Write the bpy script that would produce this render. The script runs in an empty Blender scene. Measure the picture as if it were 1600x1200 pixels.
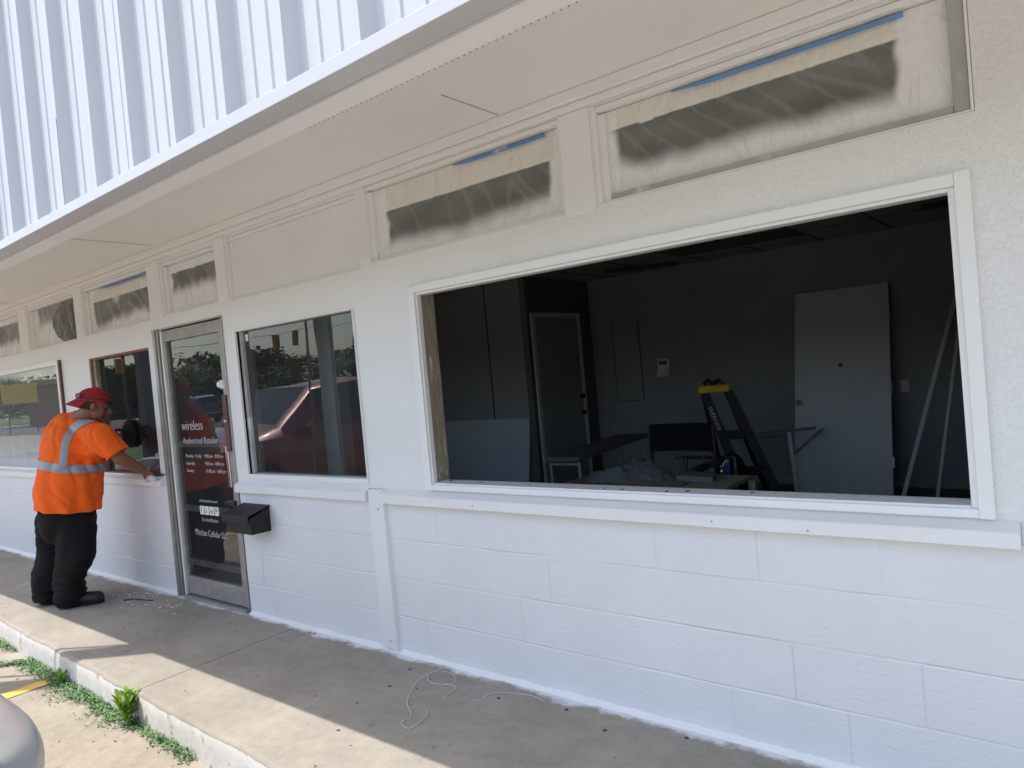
import bpy, bmesh, math, random
from mathutils import Vector, Matrix, noise
random.seed(7)
R = math.radians
SC = bpy.context.scene
COL = SC.collection

# ------------------------------------------------------------------ camera, world, sun, exposure
CAM = Vector((0.0, -2.45, 1.43))
RT = Vector((0.7804867, 0.61871222, -0.08964213)); UP = Vector((0.05709391, 0.0722472, 0.99575129))
FW = RT.cross(UP) * -1.0
cd = bpy.data.cameras.new('camera'); cam = bpy.data.objects.new('camera', cd); COL.objects.link(cam)
m = Matrix((RT, UP, -FW)).transposed().to_4x4(); m.translation = CAM
cam.matrix_world = m
cd.sensor_width = 36; cd.lens = 24.9; cd.clip_start = 0.02; cd.clip_end = 1500
SC.camera = cam
SUN_EL = R(65.3); SUN_AZ = Vector((-0.78, -0.625, 0)).normalized()
W = bpy.data.worlds.new('World'); SC.world = W; W.use_nodes = True
nt = W.node_tree; nt.nodes.clear()
sky = nt.nodes.new('ShaderNodeTexSky'); sky.sky_type = 'NISHITA'; sky.sun_disc = False
sky.sun_elevation = SUN_EL; sky.sun_rotation = math.atan2(SUN_AZ.x, SUN_AZ.y)
sky.dust_density = 2.0; sky.air_density = 1.0; sky.ozone_density = 1.0
bg = nt.nodes.new('ShaderNodeBackground'); bg.inputs[1].default_value = 0.15
wo = nt.nodes.new('ShaderNodeOutputWorld')
nt.links.new(sky.outputs[0], bg.inputs[0]); nt.links.new(bg.outputs[0], wo.inputs[0])
sl = bpy.data.lights.new('sun', 'SUN'); sl.energy = 2.2; sl.angle = R(0.5); sl.color = (1.0, 0.955, 0.87)
so = bpy.data.objects.new('sun', sl); COL.objects.link(so)
to_sun = Vector((SUN_AZ.x * math.cos(SUN_EL), SUN_AZ.y * math.cos(SUN_EL), math.sin(SUN_EL)))
so.rotation_euler = to_sun.to_track_quat('Z', 'Y').to_euler(); so.location = (0, -20, 30)
vs = SC.view_settings; vs.view_transform = 'Standard'; vs.look = 'None'; vs.gamma = 1; vs.exposure = 1.2
SC.cycles.max_bounces = 10; SC.cycles.diffuse_bounces = 8

# ------------------------------------------------------------------ material helpers
def mat(name, col, rough=0.6, metal=0.0, spec=0.5, var=0.0, vscale=3.0, bump=0.0, bscale=60.0, bdist=0.003,
        spots=0.0, spot_col=(0.05, 0.04, 0.03), sscale=20.0, stretch=(1, 1, 1), coat=0.0):
    mt = bpy.data.materials.new(name); mt.use_nodes = True
    n = mt.node_tree.nodes; l = mt.node_tree.links; b = n['Principled BSDF']
    b.inputs['Roughness'].default_value = rough; b.inputs['Metallic'].default_value = metal
    b.inputs['Specular IOR Level'].default_value = spec
    b.inputs['Coat Weight'].default_value = coat; b.inputs['Coat Roughness'].default_value = 0.05
    tc = n.new('ShaderNodeTexCoord'); mp = n.new('ShaderNodeMapping'); mp.inputs['Scale'].default_value = stretch
    l.new(tc.outputs['Object'], mp.inputs[0]); vec = mp.outputs[0]
    c4 = (*col, 1)
    b.inputs['Base Color'].default_value = c4
    cur = None
    if var > 0:
        t = n.new('ShaderNodeTexNoise'); t.inputs['Scale'].default_value = vscale; t.inputs['Detail'].default_value = 8
        t.inputs['Roughness'].default_value = 0.62
        l.new(vec, t.inputs[0])
        rp = n.new('ShaderNodeValToRGB'); rp.color_ramp.elements[0].position = 0.3; rp.color_ramp.elements[1].position = 0.7
        rp.color_ramp.elements[0].color = (*[c * (1 - var) for c in col], 1)
        rp.color_ramp.elements[1].color = (*[min(1, c * (1 + var)) for c in col], 1)
        l.new(t.outputs[0], rp.inputs[0]); cur = rp.outputs[0]
        r2 = n.new('ShaderNodeMapRange'); r2.inputs[3].default_value = max(0, rough - 0.12); r2.inputs[4].default_value = min(1, rough + 0.12)
        l.new(t.outputs[0], r2.inputs[0]); l.new(r2.outputs[0], b.inputs['Roughness'])
    if spots > 0:
        t = n.new('ShaderNodeTexNoise'); t.inputs['Scale'].default_value = sscale; t.inputs['Detail'].default_value = 4
        l.new(vec, t.inputs[0])
        rp = n.new('ShaderNodeValToRGB'); rp.color_ramp.elements[0].position = 0.66 - spots * 0.1; rp.color_ramp.elements[1].position = 0.74 - spots * 0.1
        l.new(t.outputs[0], rp.inputs[0])
        mx = n.new('ShaderNodeMix'); mx.data_type = 'RGBA'
        l.new(rp.outputs[0], mx.inputs[0])
        if cur: l.new(cur, mx.inputs[6])
        else: mx.inputs[6].default_value = c4
        mx.inputs[7].default_value = (*spot_col, 1); cur = mx.outputs[2]
    if cur: l.new(cur, b.inputs['Base Color'])
    if bump > 0:
        t = n.new('ShaderNodeTexNoise'); t.inputs['Scale'].default_value = bscale; t.inputs['Detail'].default_value = 5
        l.new(vec, t.inputs[0])
        bp = n.new('ShaderNodeBump'); bp.inputs['Strength'].default_value = bump; bp.inputs['Distance'].default_value = bdist
        l.new(t.outputs[0], bp.inputs['Height']); l.new(bp.outputs[0], b.inputs['Normal'])
    return mt

def glass(name, tint=(0.85, 0.9, 0.9), boost=0.0, ior=1.6, haze=0.035):
    mt = bpy.data.materials.new(name); mt.use_nodes = True
    n = mt.node_tree.nodes; l = mt.node_tree.links; n.clear()
    o = n.new('ShaderNodeOutputMaterial'); mx = n.new('ShaderNodeMixShader')
    fr = n.new('ShaderNodeFresnel'); fr.inputs[0].default_value = ior
    ad = n.new('ShaderNodeMath'); ad.operation = 'MULTIPLY_ADD'; ad.inputs[1].default_value = 1.15; ad.inputs[2].default_value = boost; ad.use_clamp = True
    tr = n.new('ShaderNodeBsdfTransparent'); tr.inputs[0].default_value = (*tint, 1)
    gl = n.new('ShaderNodeBsdfGlossy'); gl.inputs['Roughness'].default_value = 0.004
    tc = n.new('ShaderNodeTexCoord'); t = n.new('ShaderNodeTexNoise'); t.inputs['Scale'].default_value = 1.6
    l.new(tc.outputs['Object'], t.inputs[0]); bp = n.new('ShaderNodeBump'); bp.inputs['Strength'].default_value = 0.12; bp.inputs['Distance'].default_value = 0.01
    l.new(t.outputs[0], bp.inputs['Height']); l.new(bp.outputs[0], gl.inputs['Normal'])
    l.new(fr.outputs[0], ad.inputs[0]); l.new(ad.outputs[0], mx.inputs[0]); l.new(tr.outputs[0], mx.inputs[1]); l.new(gl.outputs[0], mx.inputs[2])
    df = n.new('ShaderNodeBsdfDiffuse'); df.inputs[0].default_value = (0.6, 0.62, 0.63, 1); m2 = n.new('ShaderNodeMixShader')
    t3 = n.new('ShaderNodeTexNoise'); t3.inputs['Scale'].default_value = 3; t3.inputs['Detail'].default_value = 6; l.new(tc.outputs['Object'], t3.inputs[0])
    q = n.new('ShaderNodeMapRange'); q.inputs[3].default_value = haze * 0.4; q.inputs[4].default_value = haze * 1.6; l.new(t3.outputs[0], q.inputs[0]); l.new(q.outputs[0], m2.inputs[0])
    l.new(mx.outputs[0], m2.inputs[1]); l.new(df.outputs[0], m2.inputs[2]); l.new(m2.outputs[0], o.inputs[0])
    return mt

def attr_mat(name, attr, rough=0.5, bump=0.0, bscale=20, coat=0.0):
    mt = bpy.data.materials.new(name); mt.use_nodes = True
    n = mt.node_tree.nodes; l = mt.node_tree.links; b = n['Principled BSDF']; b.inputs['Roughness'].default_value = rough
    a = n.new('ShaderNodeAttribute'); a.attribute_name = attr; l.new(a.outputs[0], b.inputs['Base Color'])
    if bump:
        tc = n.new('ShaderNodeTexCoord'); t = n.new('ShaderNodeTexNoise'); t.inputs['Scale'].default_value = bscale
        l.new(tc.outputs['Object'], t.inputs[0]); bp = n.new('ShaderNodeBump'); bp.inputs['Strength'].default_value = bump; bp.inputs['Distance'].default_value = 0.003
        l.new(t.outputs[0], bp.inputs['Height']); l.new(bp.outputs[0], b.inputs['Normal'])
    return mt

WHITE = (0.80, 0.80, 0.79)
M = {}
M['white'] = mat('white_paint', WHITE, 0.38, var=0.025, vscale=2.5, bump=0.25, bscale=35, bdist=0.002)
M['trim'] = mat('white_trim_paint', (0.83, 0.83, 0.82), 0.33, var=0.02, vscale=5, bump=0.2, bscale=18, bdist=0.0015)
M['soffit'] = mat('soffit_paint', (0.88, 0.885, 0.86), 0.55, var=0.03, vscale=1.2, bump=0.15, bscale=20, bdist=0.002)
M['metalwhite'] = mat('white_metal_panel', (0.57, 0.575, 0.59), 0.35, var=0.02, vscale=2)
M['alu'] = mat('aluminium', (0.42, 0.40, 0.38), 0.38, metal=0.75, var=0.12, vscale=14, bump=0.1, bscale=80)
M['alu_dirty'] = mat('dull_aluminium', (0.36, 0.345, 0.33), 0.5, metal=0.45, var=0.2, vscale=10, spots=0.25, spot_col=(0.5, 0.5, 0.48), sscale=9)
M['black'] = mat('black_plastic', (0.02, 0.02, 0.022), 0.4, var=0.2, vscale=8)
M['blackmetal'] = mat('black_painted_metal', (0.018, 0.019, 0.022), 0.5, spec=0.3, var=0.3, vscale=8)
M['rubber'] = mat('rubber', (0.012, 0.012, 0.012), 0.8, spec=0.25, var=0.2)
M['wood'] = mat('raw_wood', (0.27, 0.125, 0.055), 0.65, var=0.35, vscale=9, stretch=(6, 6, 1), bump=0.3, bscale=30)
M['darkwood'] = mat('dark_wood', (0.13, 0.055, 0.035), 0.6, var=0.3, vscale=9, stretch=(6, 6, 1))
M['oldwood'] = mat('grey_wood', (0.27, 0.235, 0.18), 0.7, var=0.3, vscale=8, stretch=(8, 8, 1), spots=0.25, spot_col=(0.6, 0.58, 0.52), sscale=6)
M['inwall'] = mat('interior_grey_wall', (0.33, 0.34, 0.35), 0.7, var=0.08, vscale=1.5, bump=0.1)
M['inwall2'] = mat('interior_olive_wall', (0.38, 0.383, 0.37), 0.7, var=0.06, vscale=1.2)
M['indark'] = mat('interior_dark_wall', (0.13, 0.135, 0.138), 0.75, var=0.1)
M['ceil'] = mat('ceiling_tile', (0.42, 0.42, 0.41), 0.85, var=0.12, vscale=6, bump=0.2)
M['infloor'] = mat('interior_floor', (0.16, 0.15, 0.14), 0.6, var=0.3, vscale=4)
M['doorgrey'] = mat('grey_door_paint', (0.78, 0.79, 0.83), 0.5, var=0.05, vscale=3)
M['doorin'] = mat('interior_door_paint', (0.36, 0.37, 0.36), 0.5, var=0.06, vscale=3)
M['casing'] = mat('interior_casing_paint', (0.75, 0.77, 0.77), 0.5, var=0.05, vscale=3)
M['drywall'] = mat('drywall_sheet', (0.60, 0.64, 0.72), 0.8, var=0.04)
M['yellow'] = mat('yellow_plastic', (0.75, 0.43, 0.015), 0.45, var=0.08)
M['chrome'] = mat('chrome', (0.65, 0.66, 0.68), 0.2, metal=1.0)
M['fabric'] = mat('black_fabric', (0.012, 0.013, 0.016), 0.9, spec=0.1, bump=0.4, bscale=200)
M['cloth'] = mat('grey_dust_sheet', (0.13, 0.135, 0.14), 0.8, var=0.2, vscale=4, bump=0.3, bscale=15)
M['paper'] = mat('cream_masking_paper', (0.66, 0.63, 0.55), 0.7, var=0.03, vscale=4, bump=0.2, bscale=12)
M['tape'] = mat('blue_painter_tape', (0.14, 0.27, 0.52), 0.6, var=0.2, vscale=6, spots=0.6, spot_col=(0.62, 0.64, 0.65), sscale=5)
M['orange'] = mat('orange_hi_vis_cloth', (1.0, 0.135, 0.006), 0.85, var=0.06, vscale=6, bump=0.35, bscale=18, bdist=0.01)
M['reflect'] = mat('silver_reflective_tape', (0.33, 0.34, 0.36), 0.45, metal=0.1, var=0.12, vscale=10, bump=0.25, bscale=60)
M['trouser'] = mat('black_work_cloth', (0.013, 0.012, 0.013), 0.9, spec=0.2, var=0.35, vscale=7, bump=0.6, bscale=14, bdist=0.02)
M['skin'] = mat('skin', (0.24, 0.095, 0.05), 0.5, var=0.12, vscale=12, bump=0.1, bscale=60)
M['skin'].node_tree.nodes['Principled BSDF'].inputs['Subsurface Weight'].default_value = 0.08
M['skin'].node_tree.nodes['Principled BSDF'].inputs['Subsurface Radius'].default_value = (0.01, 0.004, 0.002)
M['hair'] = mat('black_hair', (0.012, 0.01, 0.009), 0.7, bump=0.5, bscale=150)
M['cap'] = mat('red_cap_cloth', (0.36, 0.006, 0.018), 0.7, var=0.12, vscale=20, bump=0.3, bscale=120)
M['boot'] = mat('dark_boot_leather', (0.02, 0.015, 0.012), 0.55, var=0.3, vscale=14, bump=0.3)
M['leaf'] = mat('weed_leaf', (0.20, 0.34, 0.04), 0.5, var=0.35, vscale=12)
M['leaf2'] = mat('ground_cover_leaf', (0.10, 0.21, 0.07), 0.55, var=0.4, vscale=18)
M['silver'] = mat('silver_car_paint', (0.44, 0.445, 0.46), 0.4, metal=0.55, var=0.08, vscale=4, coat=0.4)
M['red'] = mat('red_car_paint', (0.24, 0.013, 0.01), 0.3, metal=0.1, var=0.05, coat=1.0)
M['carglass'] = mat('car_glass', (0.012, 0.014, 0.016), 0.06, spec=0.8)
M['taillight'] = mat('red_lamp_lens', (0.4, 0.01, 0.01), 0.15, coat=1)
M['lamp'] = mat('clear_lamp_lens', (0.7, 0.7, 0.7), 0.1, coat=1)
M['letter'] = mat('white_vinyl', (0.80, 0.80, 0.80), 0.5)
M['vinyl'] = mat('worn_white_vinyl', (0.62, 0.62, 0.62), 0.5)
M['string'] = mat('white_string', (0.6, 0.6, 0.58), 0.7)
M['chip'] = mat('paint_chips', (0.68, 0.66, 0.62), 0.7, var=0.2)
M['litter'] = mat('dry_litter', (0.07, 0.05, 0.035), 0.8, var=0.4)
M['asphalt'] = mat('asphalt', (0.11, 0.108, 0.10), 0.85, var=0.15, vscale=2, bump=0.3)
M['grass'] = mat('grass', (0.06, 0.12, 0.02), 0.9, var=0.3, vscale=1.5)
M['tree'] = mat('tree_leaves', (0.05, 0.10, 0.025), 0.7, var=0.4, vscale=1.3)
M['bark'] = mat('bark', (0.09, 0.07, 0.05), 0.9, var=0.3)
M['brick'] = mat('brick_red', (0.23, 0.09, 0.06), 0.85, var=0.2)
M['signyellow'] = mat('yellow_sign_face', (0.75, 0.5, 0.06), 0.5)
M['sigyellow'] = mat('signal_yellow', (0.55, 0.30, 0.03), 0.5)
M['yline'] = mat('yellow_line_paint', (0.75, 0.45, 0.10), 0.75, var=0.12, vscale=6, spots=0.3, spot_col=(0.42, 0.35, 0.26), sscale=30)
M['greybar'] = mat('half_painted_aluminium', (0.44, 0.44, 0.44), 0.45, metal=0.2, var=0.12, vscale=4, spots=0.5, spot_col=(0.7, 0.7, 0.68), sscale=6)
M['glass'] = glass('window_glass', (0.72, 0.76, 0.76), 0.015)
M['glass_fog'] = glass('dusty_window_glass', (0.6, 0.63, 0.63), 0.12)
def fog():
    mt = M['glass_fog']; n = mt.node_tree.nodes; l = mt.node_tree.links; o = [q for q in n if q.type == 'OUTPUT_MATERIAL'][0]; src = o.inputs[0].links[0].from_socket
    d = n.new('ShaderNodeBsdfDiffuse'); d.inputs[0].default_value = (0.55, 0.57, 0.58, 1); mx = n.new('ShaderNodeMixShader')
    tc = n.new('ShaderNodeTexCoord'); sx = n.new('ShaderNodeSeparateXYZ'); l.new(tc.outputs['Object'], sx.inputs[0])
    mp = n.new('ShaderNodeMapping'); mp.inputs['Scale'].default_value = (3, 1, 1.2); l.new(tc.outputs['Object'], mp.inputs[0])
    t = n.new('ShaderNodeTexNoise'); t.inputs['Scale'].default_value = 1.6; t.inputs['Detail'].default_value = 4; l.new(mp.outputs[0], t.inputs[0])
    a = n.new('ShaderNodeMath'); a.operation = 'MULTIPLY_ADD'; a.inputs[1].default_value = 0.22; l.new(t.outputs[0], a.inputs[0]); l.new(sx.outputs[2], a.inputs[2])
    lo = n.new('ShaderNodeMapRange'); lo.interpolation_type = 'SMOOTHSTEP'; lo.inputs[1].default_value = 1.34; lo.inputs[2].default_value = 1.02; lo.inputs[3].default_value = 0.16; lo.inputs[4].default_value = 0.9; l.new(a.outputs[0], lo.inputs[0])
    hi = n.new('ShaderNodeMapRange'); hi.interpolation_type = 'SMOOTHSTEP'; hi.inputs[1].default_value = 1.84; hi.inputs[2].default_value = 1.97; hi.inputs[3].default_value = 0.0; hi.inputs[4].default_value = 0.8; l.new(a.outputs[0], hi.inputs[0])
    ad = n.new('ShaderNodeMath'); ad.operation = 'MAXIMUM'; l.new(lo.outputs[0], ad.inputs[0]); l.new(hi.outputs[0], ad.inputs[1])
    l.new(ad.outputs[0], mx.inputs[0]); l.new(src, mx.inputs[1]); l.new(d.outputs[0], mx.inputs[2]); l.new(mx.outputs[0], o.inputs[0])
fog()

# wall stucco: orange peel on the right-hand part, smooth on the left
def stucco():
    mt = mat('stucco_paint', WHITE, 0.36, var=0.02, vscale=2.0)
    n = mt.node_tree.nodes; l = mt.node_tree.links; b = n['Principled BSDF']
    tc = n.new('ShaderNodeTexCoord'); sx = n.new('ShaderNodeSeparateXYZ'); l.new(tc.outputs['Object'], sx.inputs[0])
    mr = n.new('ShaderNodeMapRange'); mr.inputs[1].default_value = -2.9; mr.inputs[2].default_value = -1.9
    mr.inputs[3].default_value = 0.05; mr.inputs[4].default_value = 0.42; l.new(sx.outputs[0], mr.inputs[0])
    t = n.new('ShaderNodeTexNoise'); t.inputs['Scale'].default_value = 78; t.inputs['Detail'].default_value = 4
    t.inputs['Distortion'].default_value = 0.7; l.new(tc.outputs['Object'], t.inputs[0])
    rp = n.new('ShaderNodeValToRGB'); rp.color_ramp.elements[0].position = 0.48; rp.color_ramp.elements[1].position = 0.66
    l.new(t.outputs[0], rp.inputs[0])
    bp = n.new('ShaderNodeBump'); bp.inputs['Distance'].default_value = 0.005
    l.new(rp.outputs[0], bp.inputs['Height']); l.new(mr.outputs[0], bp.inputs['Strength'])
    t2 = n.new('ShaderNodeTexNoise'); t2.inputs['Scale'].default_value = 3.5; l.new(tc.outputs['Object'], t2.inputs[0])
    b2 = n.new('ShaderNodeBump'); b2.inputs['Distance'].default_value = 0.02; b2.inputs['Strength'].default_value = 0.18
    l.new(t2.outputs[0], b2.inputs['Height']); l.new(bp.outputs[0], b2.inputs['Normal']); l.new(b2.outputs[0], b.inputs['Normal'])
    return mt
M['stucco'] = stucco()

def block_paint():
    mt = mat('painted_block', (0.80, 0.80, 0.80), 0.5, var=0.03, vscale=2.0)
    n = mt.node_tree.nodes; l = mt.node_tree.links; b = n['Principled BSDF']
    tc = n.new('ShaderNodeTexCoord')
    mp = n.new('ShaderNodeMapping'); mp.inputs['Scale'].default_value = (1, 1, 2.2); l.new(tc.outputs['Object'], mp.inputs[0])
    t = n.new('ShaderNodeTexNoise'); t.inputs['Scale'].default_value = 26; t.inputs['Detail'].default_value = 10; t.inputs['Roughness'].default_value = 0.7
    l.new(mp.outputs[0], t.inputs[0])
    bp = n.new('ShaderNodeBump'); bp.inputs['Distance'].default_value = 0.007; bp.inputs['Strength'].default_value = 0.55
    l.new(t.outputs[0], bp.inputs['Height'])
    t2 = n.new('ShaderNodeTexVoronoi'); t2.inputs['Scale'].default_value = 9; l.new(tc.outputs['Object'], t2.inputs[0])
    rp = n.new('ShaderNodeValToRGB'); rp.color_ramp.elements[0].position = 0.02; rp.color_ramp.elements[1].position = 0.09
    l.new(t2.outputs[0], rp.inputs[0])
    b2 = n.new('ShaderNodeBump'); b2.inputs['Distance'].default_value = 0.004; b2.inputs['Strength'].default_value = 0.35
    l.new(rp.outputs[0], b2.inputs['Height']); l.new(bp.outputs[0], b2.inputs['Normal']); l.new(b2.outputs[0], b.inputs['Normal'])
    return mt
M['block'] = block_paint()

def concrete(name, col, paint_y=None, oil=0.3):
    mt = bpy.data.materials.new(name); mt.use_nodes = True
    n = mt.node_tree.nodes; l = mt.node_tree.links; b = n['Principled BSDF']; b.inputs['Roughness'].default_value = 0.85
    tc = n.new('ShaderNodeTexCoord')
    def nz(s, d=6, r=0.6):
        t = n.new('ShaderNodeTexNoise'); t.inputs['Scale'].default_value = s; t.inputs['Detail'].default_value = d; t.inputs['Roughness'].default_value = r
        l.new(tc.outputs['Object'], t.inputs[0]); return t.outputs[0]
    def ramp(x, p0, c0, p1, c1):
        rp = n.new('ShaderNodeValToRGB'); e = rp.color_ramp.elements
        e[0].position = p0; e[0].color = (*c0, 1); e[1].position = p1; e[1].color = (*c1, 1); l.new(x, rp.inputs[0]); return rp.outputs[0]
    def mul(a, c):
        mx = n.new('ShaderNodeMix'); mx.data_type = 'RGBA'; mx.blend_type = 'MULTIPLY'; mx.inputs[0].default_value = 1
        l.new(a, mx.inputs[6]); l.new(c, mx.inputs[7]); return mx.outputs[2]
    c = ramp(nz(1.7), 0.3, [x * 0.80 for x in col], 0.7, [min(1, x * 1.12) for x in col])
    c = mul(c, ramp(nz(14, 8, 0.7), 0.32, (0.84, 0.83, 0.82), 0.62, (1, 1, 1)))
    c = mul(c, ramp(nz(130, 3), 0.3, (0.86, 0.86, 0.86), 0.6, (1, 1, 1)))
    c = mul(c, ramp(nz(6, 9, 0.75), 0.28, (0.6, 0.57, 0.54), 0.28 + oil * 0.35, (1, 1, 1)))
    v = n.new('ShaderNodeTexVoronoi'); v.inputs['Scale'].default_value = 7.5; v.inputs['Randomness'].default_value = 1
    l.new(tc.outputs['Object'], v.inputs[0])
    c = mul(c, ramp(v.outputs[0], 0.02, (0.6, 0.57, 0.55), 0.06, (1, 1, 1)))
    # a few hairline cracks
    w = n.new('ShaderNodeTexVoronoi'); w.feature = 'DISTANCE_TO_EDGE'; w.inputs['Scale'].default_value = 0.55
    t = n.new('ShaderNodeTexNoise'); t.inputs['Scale'].default_value = 3; l.new(tc.outputs['Object'], t.inputs[0])
    ad = n.new('ShaderNodeMix'); ad.data_type = 'RGBA'; ad.inputs[0].default_value = 0.12
    l.new(tc.outputs['Object'], ad.inputs[6]); l.new(t.outputs[1], ad.inputs[7]); l.new(ad.outputs[2], w.inputs[0])
    c = mul(c, ramp(w.outputs[0], 0.001, (0.95, 0.945, 0.94), 0.003, (1, 1, 1)))
    if paint_y is not None:      # ragged overspray of white paint along the foot of the wall
        sx = n.new('ShaderNodeSeparateXYZ'); l.new(tc.outputs['Object'], sx.inputs[0])
        ma = n.new('ShaderNodeMath'); ma.operation = 'MULTIPLY_ADD'; ma.inputs[1].default_value = -0.22; l.new(nz(4.5, 9, 0.75), ma.inputs[0]); l.new(sx.outputs[1], ma.inputs[2])
        mr = n.new('ShaderNodeMapRange'); mr.inputs[1].default_value = paint_y - 0.015; mr.inputs[2].default_value = paint_y + 0.02; l.new(ma.outputs[0], mr.inputs[0])
        mx = n.new('ShaderNodeMix'); mx.data_type = 'RGBA'; l.new(mr.outputs[0], mx.inputs[0]); l.new(c, mx.inputs[6]); mx.inputs[7].default_value = (0.72, 0.73, 0.74, 1); c = mx.outputs[2]
    l.new(c, b.inputs['Base Color'])
    bp = n.new('ShaderNodeBump'); bp.inputs['Strength'].default_value = 0.35; bp.inputs['Distance'].default_value = 0.004
    l.new(nz(70, 8, 0.7), bp.inputs['Height']); l.new(bp.outputs[0], b.inputs['Normal'])
    return mt
M['walk'] = concrete('walkway_concrete', (0.365, 0.33, 0.275), paint_y=-0.155)
M['lot'] = concrete('lot_concrete', (0.385, 0.335, 0.27), oil=0.45)
M['kerbpaint'] = mat('worn_white_kerb_paint', (0.58, 0.575, 0.55), 0.7, var=0.08, vscale=7, spots=0.3, spot_col=(0.36, 0.32, 0.27), sscale=16, bump=0.5, bscale=30, bdist=0.006)

# ------------------------------------------------------------------ mesh helpers
def obj(name, bm, m=None, parent=None, smooth=False, bevel=0.0, seg=2, mats=None):
    me = bpy.data.meshes.new(name); bmesh.ops.recalc_face_normals(bm, faces=bm.faces[:]) if not getattr(bm, '_k', False) else None
    bm.to_mesh(me); bm.free()
    for x in (mats or [m]): me.materials.append(x)
    o = bpy.data.objects.new(name, me); COL.objects.link(o)
    if parent:
        o.parent = parent
        o.matrix_parent_inverse = Matrix.Translation(parent.matrix_world_loc).inverted() if False else Matrix.Identity(4)
        o.location = -origin(parent)
    if smooth:
        for p in me.polygons: p.use_smooth = True
    if bevel:
        b = o.modifiers.new('bevel', 'BEVEL'); b.width = bevel; b.segments = seg; b.limit_method = 'ANGLE'; b.angle_limit = R(40)
    return o
ORG = {}
def origin(o):
    v = Vector((0, 0, 0))
    while o is not None:
        v = v + o.location; o = o.parent
    return v
def thing(name, label, cat, loc=(0, 0, 0), group=None):
    o = bpy.data.objects.new(name, None); COL.objects.link(o); o.location = loc; o.empty_display_size = 0.1
    return tag(o, label, cat, group)
def tag(o, label=None, cat=None, group=None, kind=None):
    if label: o['label'] = label
    if cat: o['category'] = cat
    if group: o['group'] = group
    if kind: o['kind'] = kind
    return o
def box(bm, x0, x1, y0, y1, z0, z1, mi=0):
    v = [bm.verts.new((x, y, z)) for x in (x0, x1) for y in (y0, y1) for z in (z0, z1)]
    for f in ((0, 1, 3, 2), (4, 6, 7, 5), (0, 4, 5, 1), (2, 3, 7, 6), (0, 2, 6, 4), (1, 5, 7, 3)):
        fc = bm.faces.new([v[i] for i in f]); fc.material_index = mi
    return v
def bx(name, m, parent, *b, bevel=0.002):
    bm = bmesh.new(); box(bm, *b); return obj(name, bm, m, parent, bevel=bevel)
def rbox(bm, c, size, rot):
    mt = Matrix.Translation(c) @ rot.to_4x4()
    v = box(bm, -size[0] / 2, size[0] / 2, -size[1] / 2, size[1] / 2, -size[2] / 2, size[2] / 2)
    for q in v: q.co = mt @ q.co
    return v
def beam(bm, a, b, w, d, side=None):
    a = Vector(a); b = Vector(b); z = (b - a); L = z.length; z.normalize()
    s = Vector(side) if side else Vector((1, 0, 0)); s = (s - z * s.dot(z)).normalized(); t = z.cross(s)
    rot = Matrix((s, t, z)).transposed(); rbox(bm, (a + b) / 2, (w, d, L), rot)
def cone(bm, a, b, r0, r1, n=16, caps=True):
    a = Vector(a); b = Vector(b); z = (b - a).normalized(); s = z.orthogonal().normalized(); t = z.cross(s)
    A = []; B = []
    for i in range(n):
        q = 2 * math.pi * i / n; d = s * math.cos(q) + t * math.sin(q)
        A.append(bm.verts.new(a + d * r0)); B.append(bm.verts.new(b + d * r1))
    for i in range(n): bm.faces.new((A[i], A[(i + 1) % n], B[(i + 1) % n], B[i]))
    if caps: bm.faces.new(A[::-1]); bm.faces.new(B)
def ball(bm, c, r, sc=(1, 1, 1), rot=None, n=16):
    mt = Matrix.Translation(c) @ (rot.to_4x4() if rot else Matrix.Identity(4)) @ Matrix.Diagonal((*[r * s for s in sc], 1))
    bmesh.ops.create_uvsphere(bm, u_segments=n, v_segments=max(6, n // 2 + 2), radius=1, matrix=mt)
def capsule(bm, a, b, r0, r1, n=16):
    ball(bm, Vector(a), r0, n=n); ball(bm, Vector(b), r1, n=n); cone(bm, a, b, r0, r1, n)
def tube(bm, pts, r, n=8):
    pts = [Vector(p) for p in pts]
    for a, b in zip(pts, pts[1:]): cone(bm, a, b, r, r, n)
    for p in pts[1:-1]: ball(bm, p, r, n=8)
def smoothpts(pts, k=6):
    pts = [Vector(p) for p in pts]; out = []
    for i in range(len(pts) - 1):
        p0 = pts[max(i - 1, 0)]; p1 = pts[i]; p2 = pts[i + 1]; p3 = pts[min(i + 2, len(pts) - 1)]
        for j in range(k):
            t = j / k
            out.append(0.5 * ((2 * p1) + (p2 - p0) * t + (2 * p0 - 5 * p1 + 4 * p2 - p3) * t * t + (3 * p1 - p0 - 3 * p2 + p3) * t ** 3))
    out.append(pts[-1]); return out
def remesh(name, bm, vox, smooth_it=6, fac=0.5):
    me = bpy.data.meshes.new(name); bm.to_mesh(me); bm.free()
    o = bpy.data.objects.new(name, me); COL.objects.link(o)
    r = o.modifiers.new('r', 'REMESH'); r.mode = 'VOXEL'; r.voxel_size = vox; r.use_smooth_shade = True
    s = o.modifiers.new('s', 'SMOOTH'); s.factor = fac; s.iterations = smooth_it
    dg = bpy.context.evaluated_depsgraph_get(); dg.update()
    ev = o.evaluated_get(dg); out = bpy.data.meshes.new_from_object(ev)
    bpy.data.objects.remove(o); bpy.data.meshes.remove(me)
    nb = bmesh.new(); nb.from_mesh(out); bpy.data.meshes.remove(out); return nb
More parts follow.
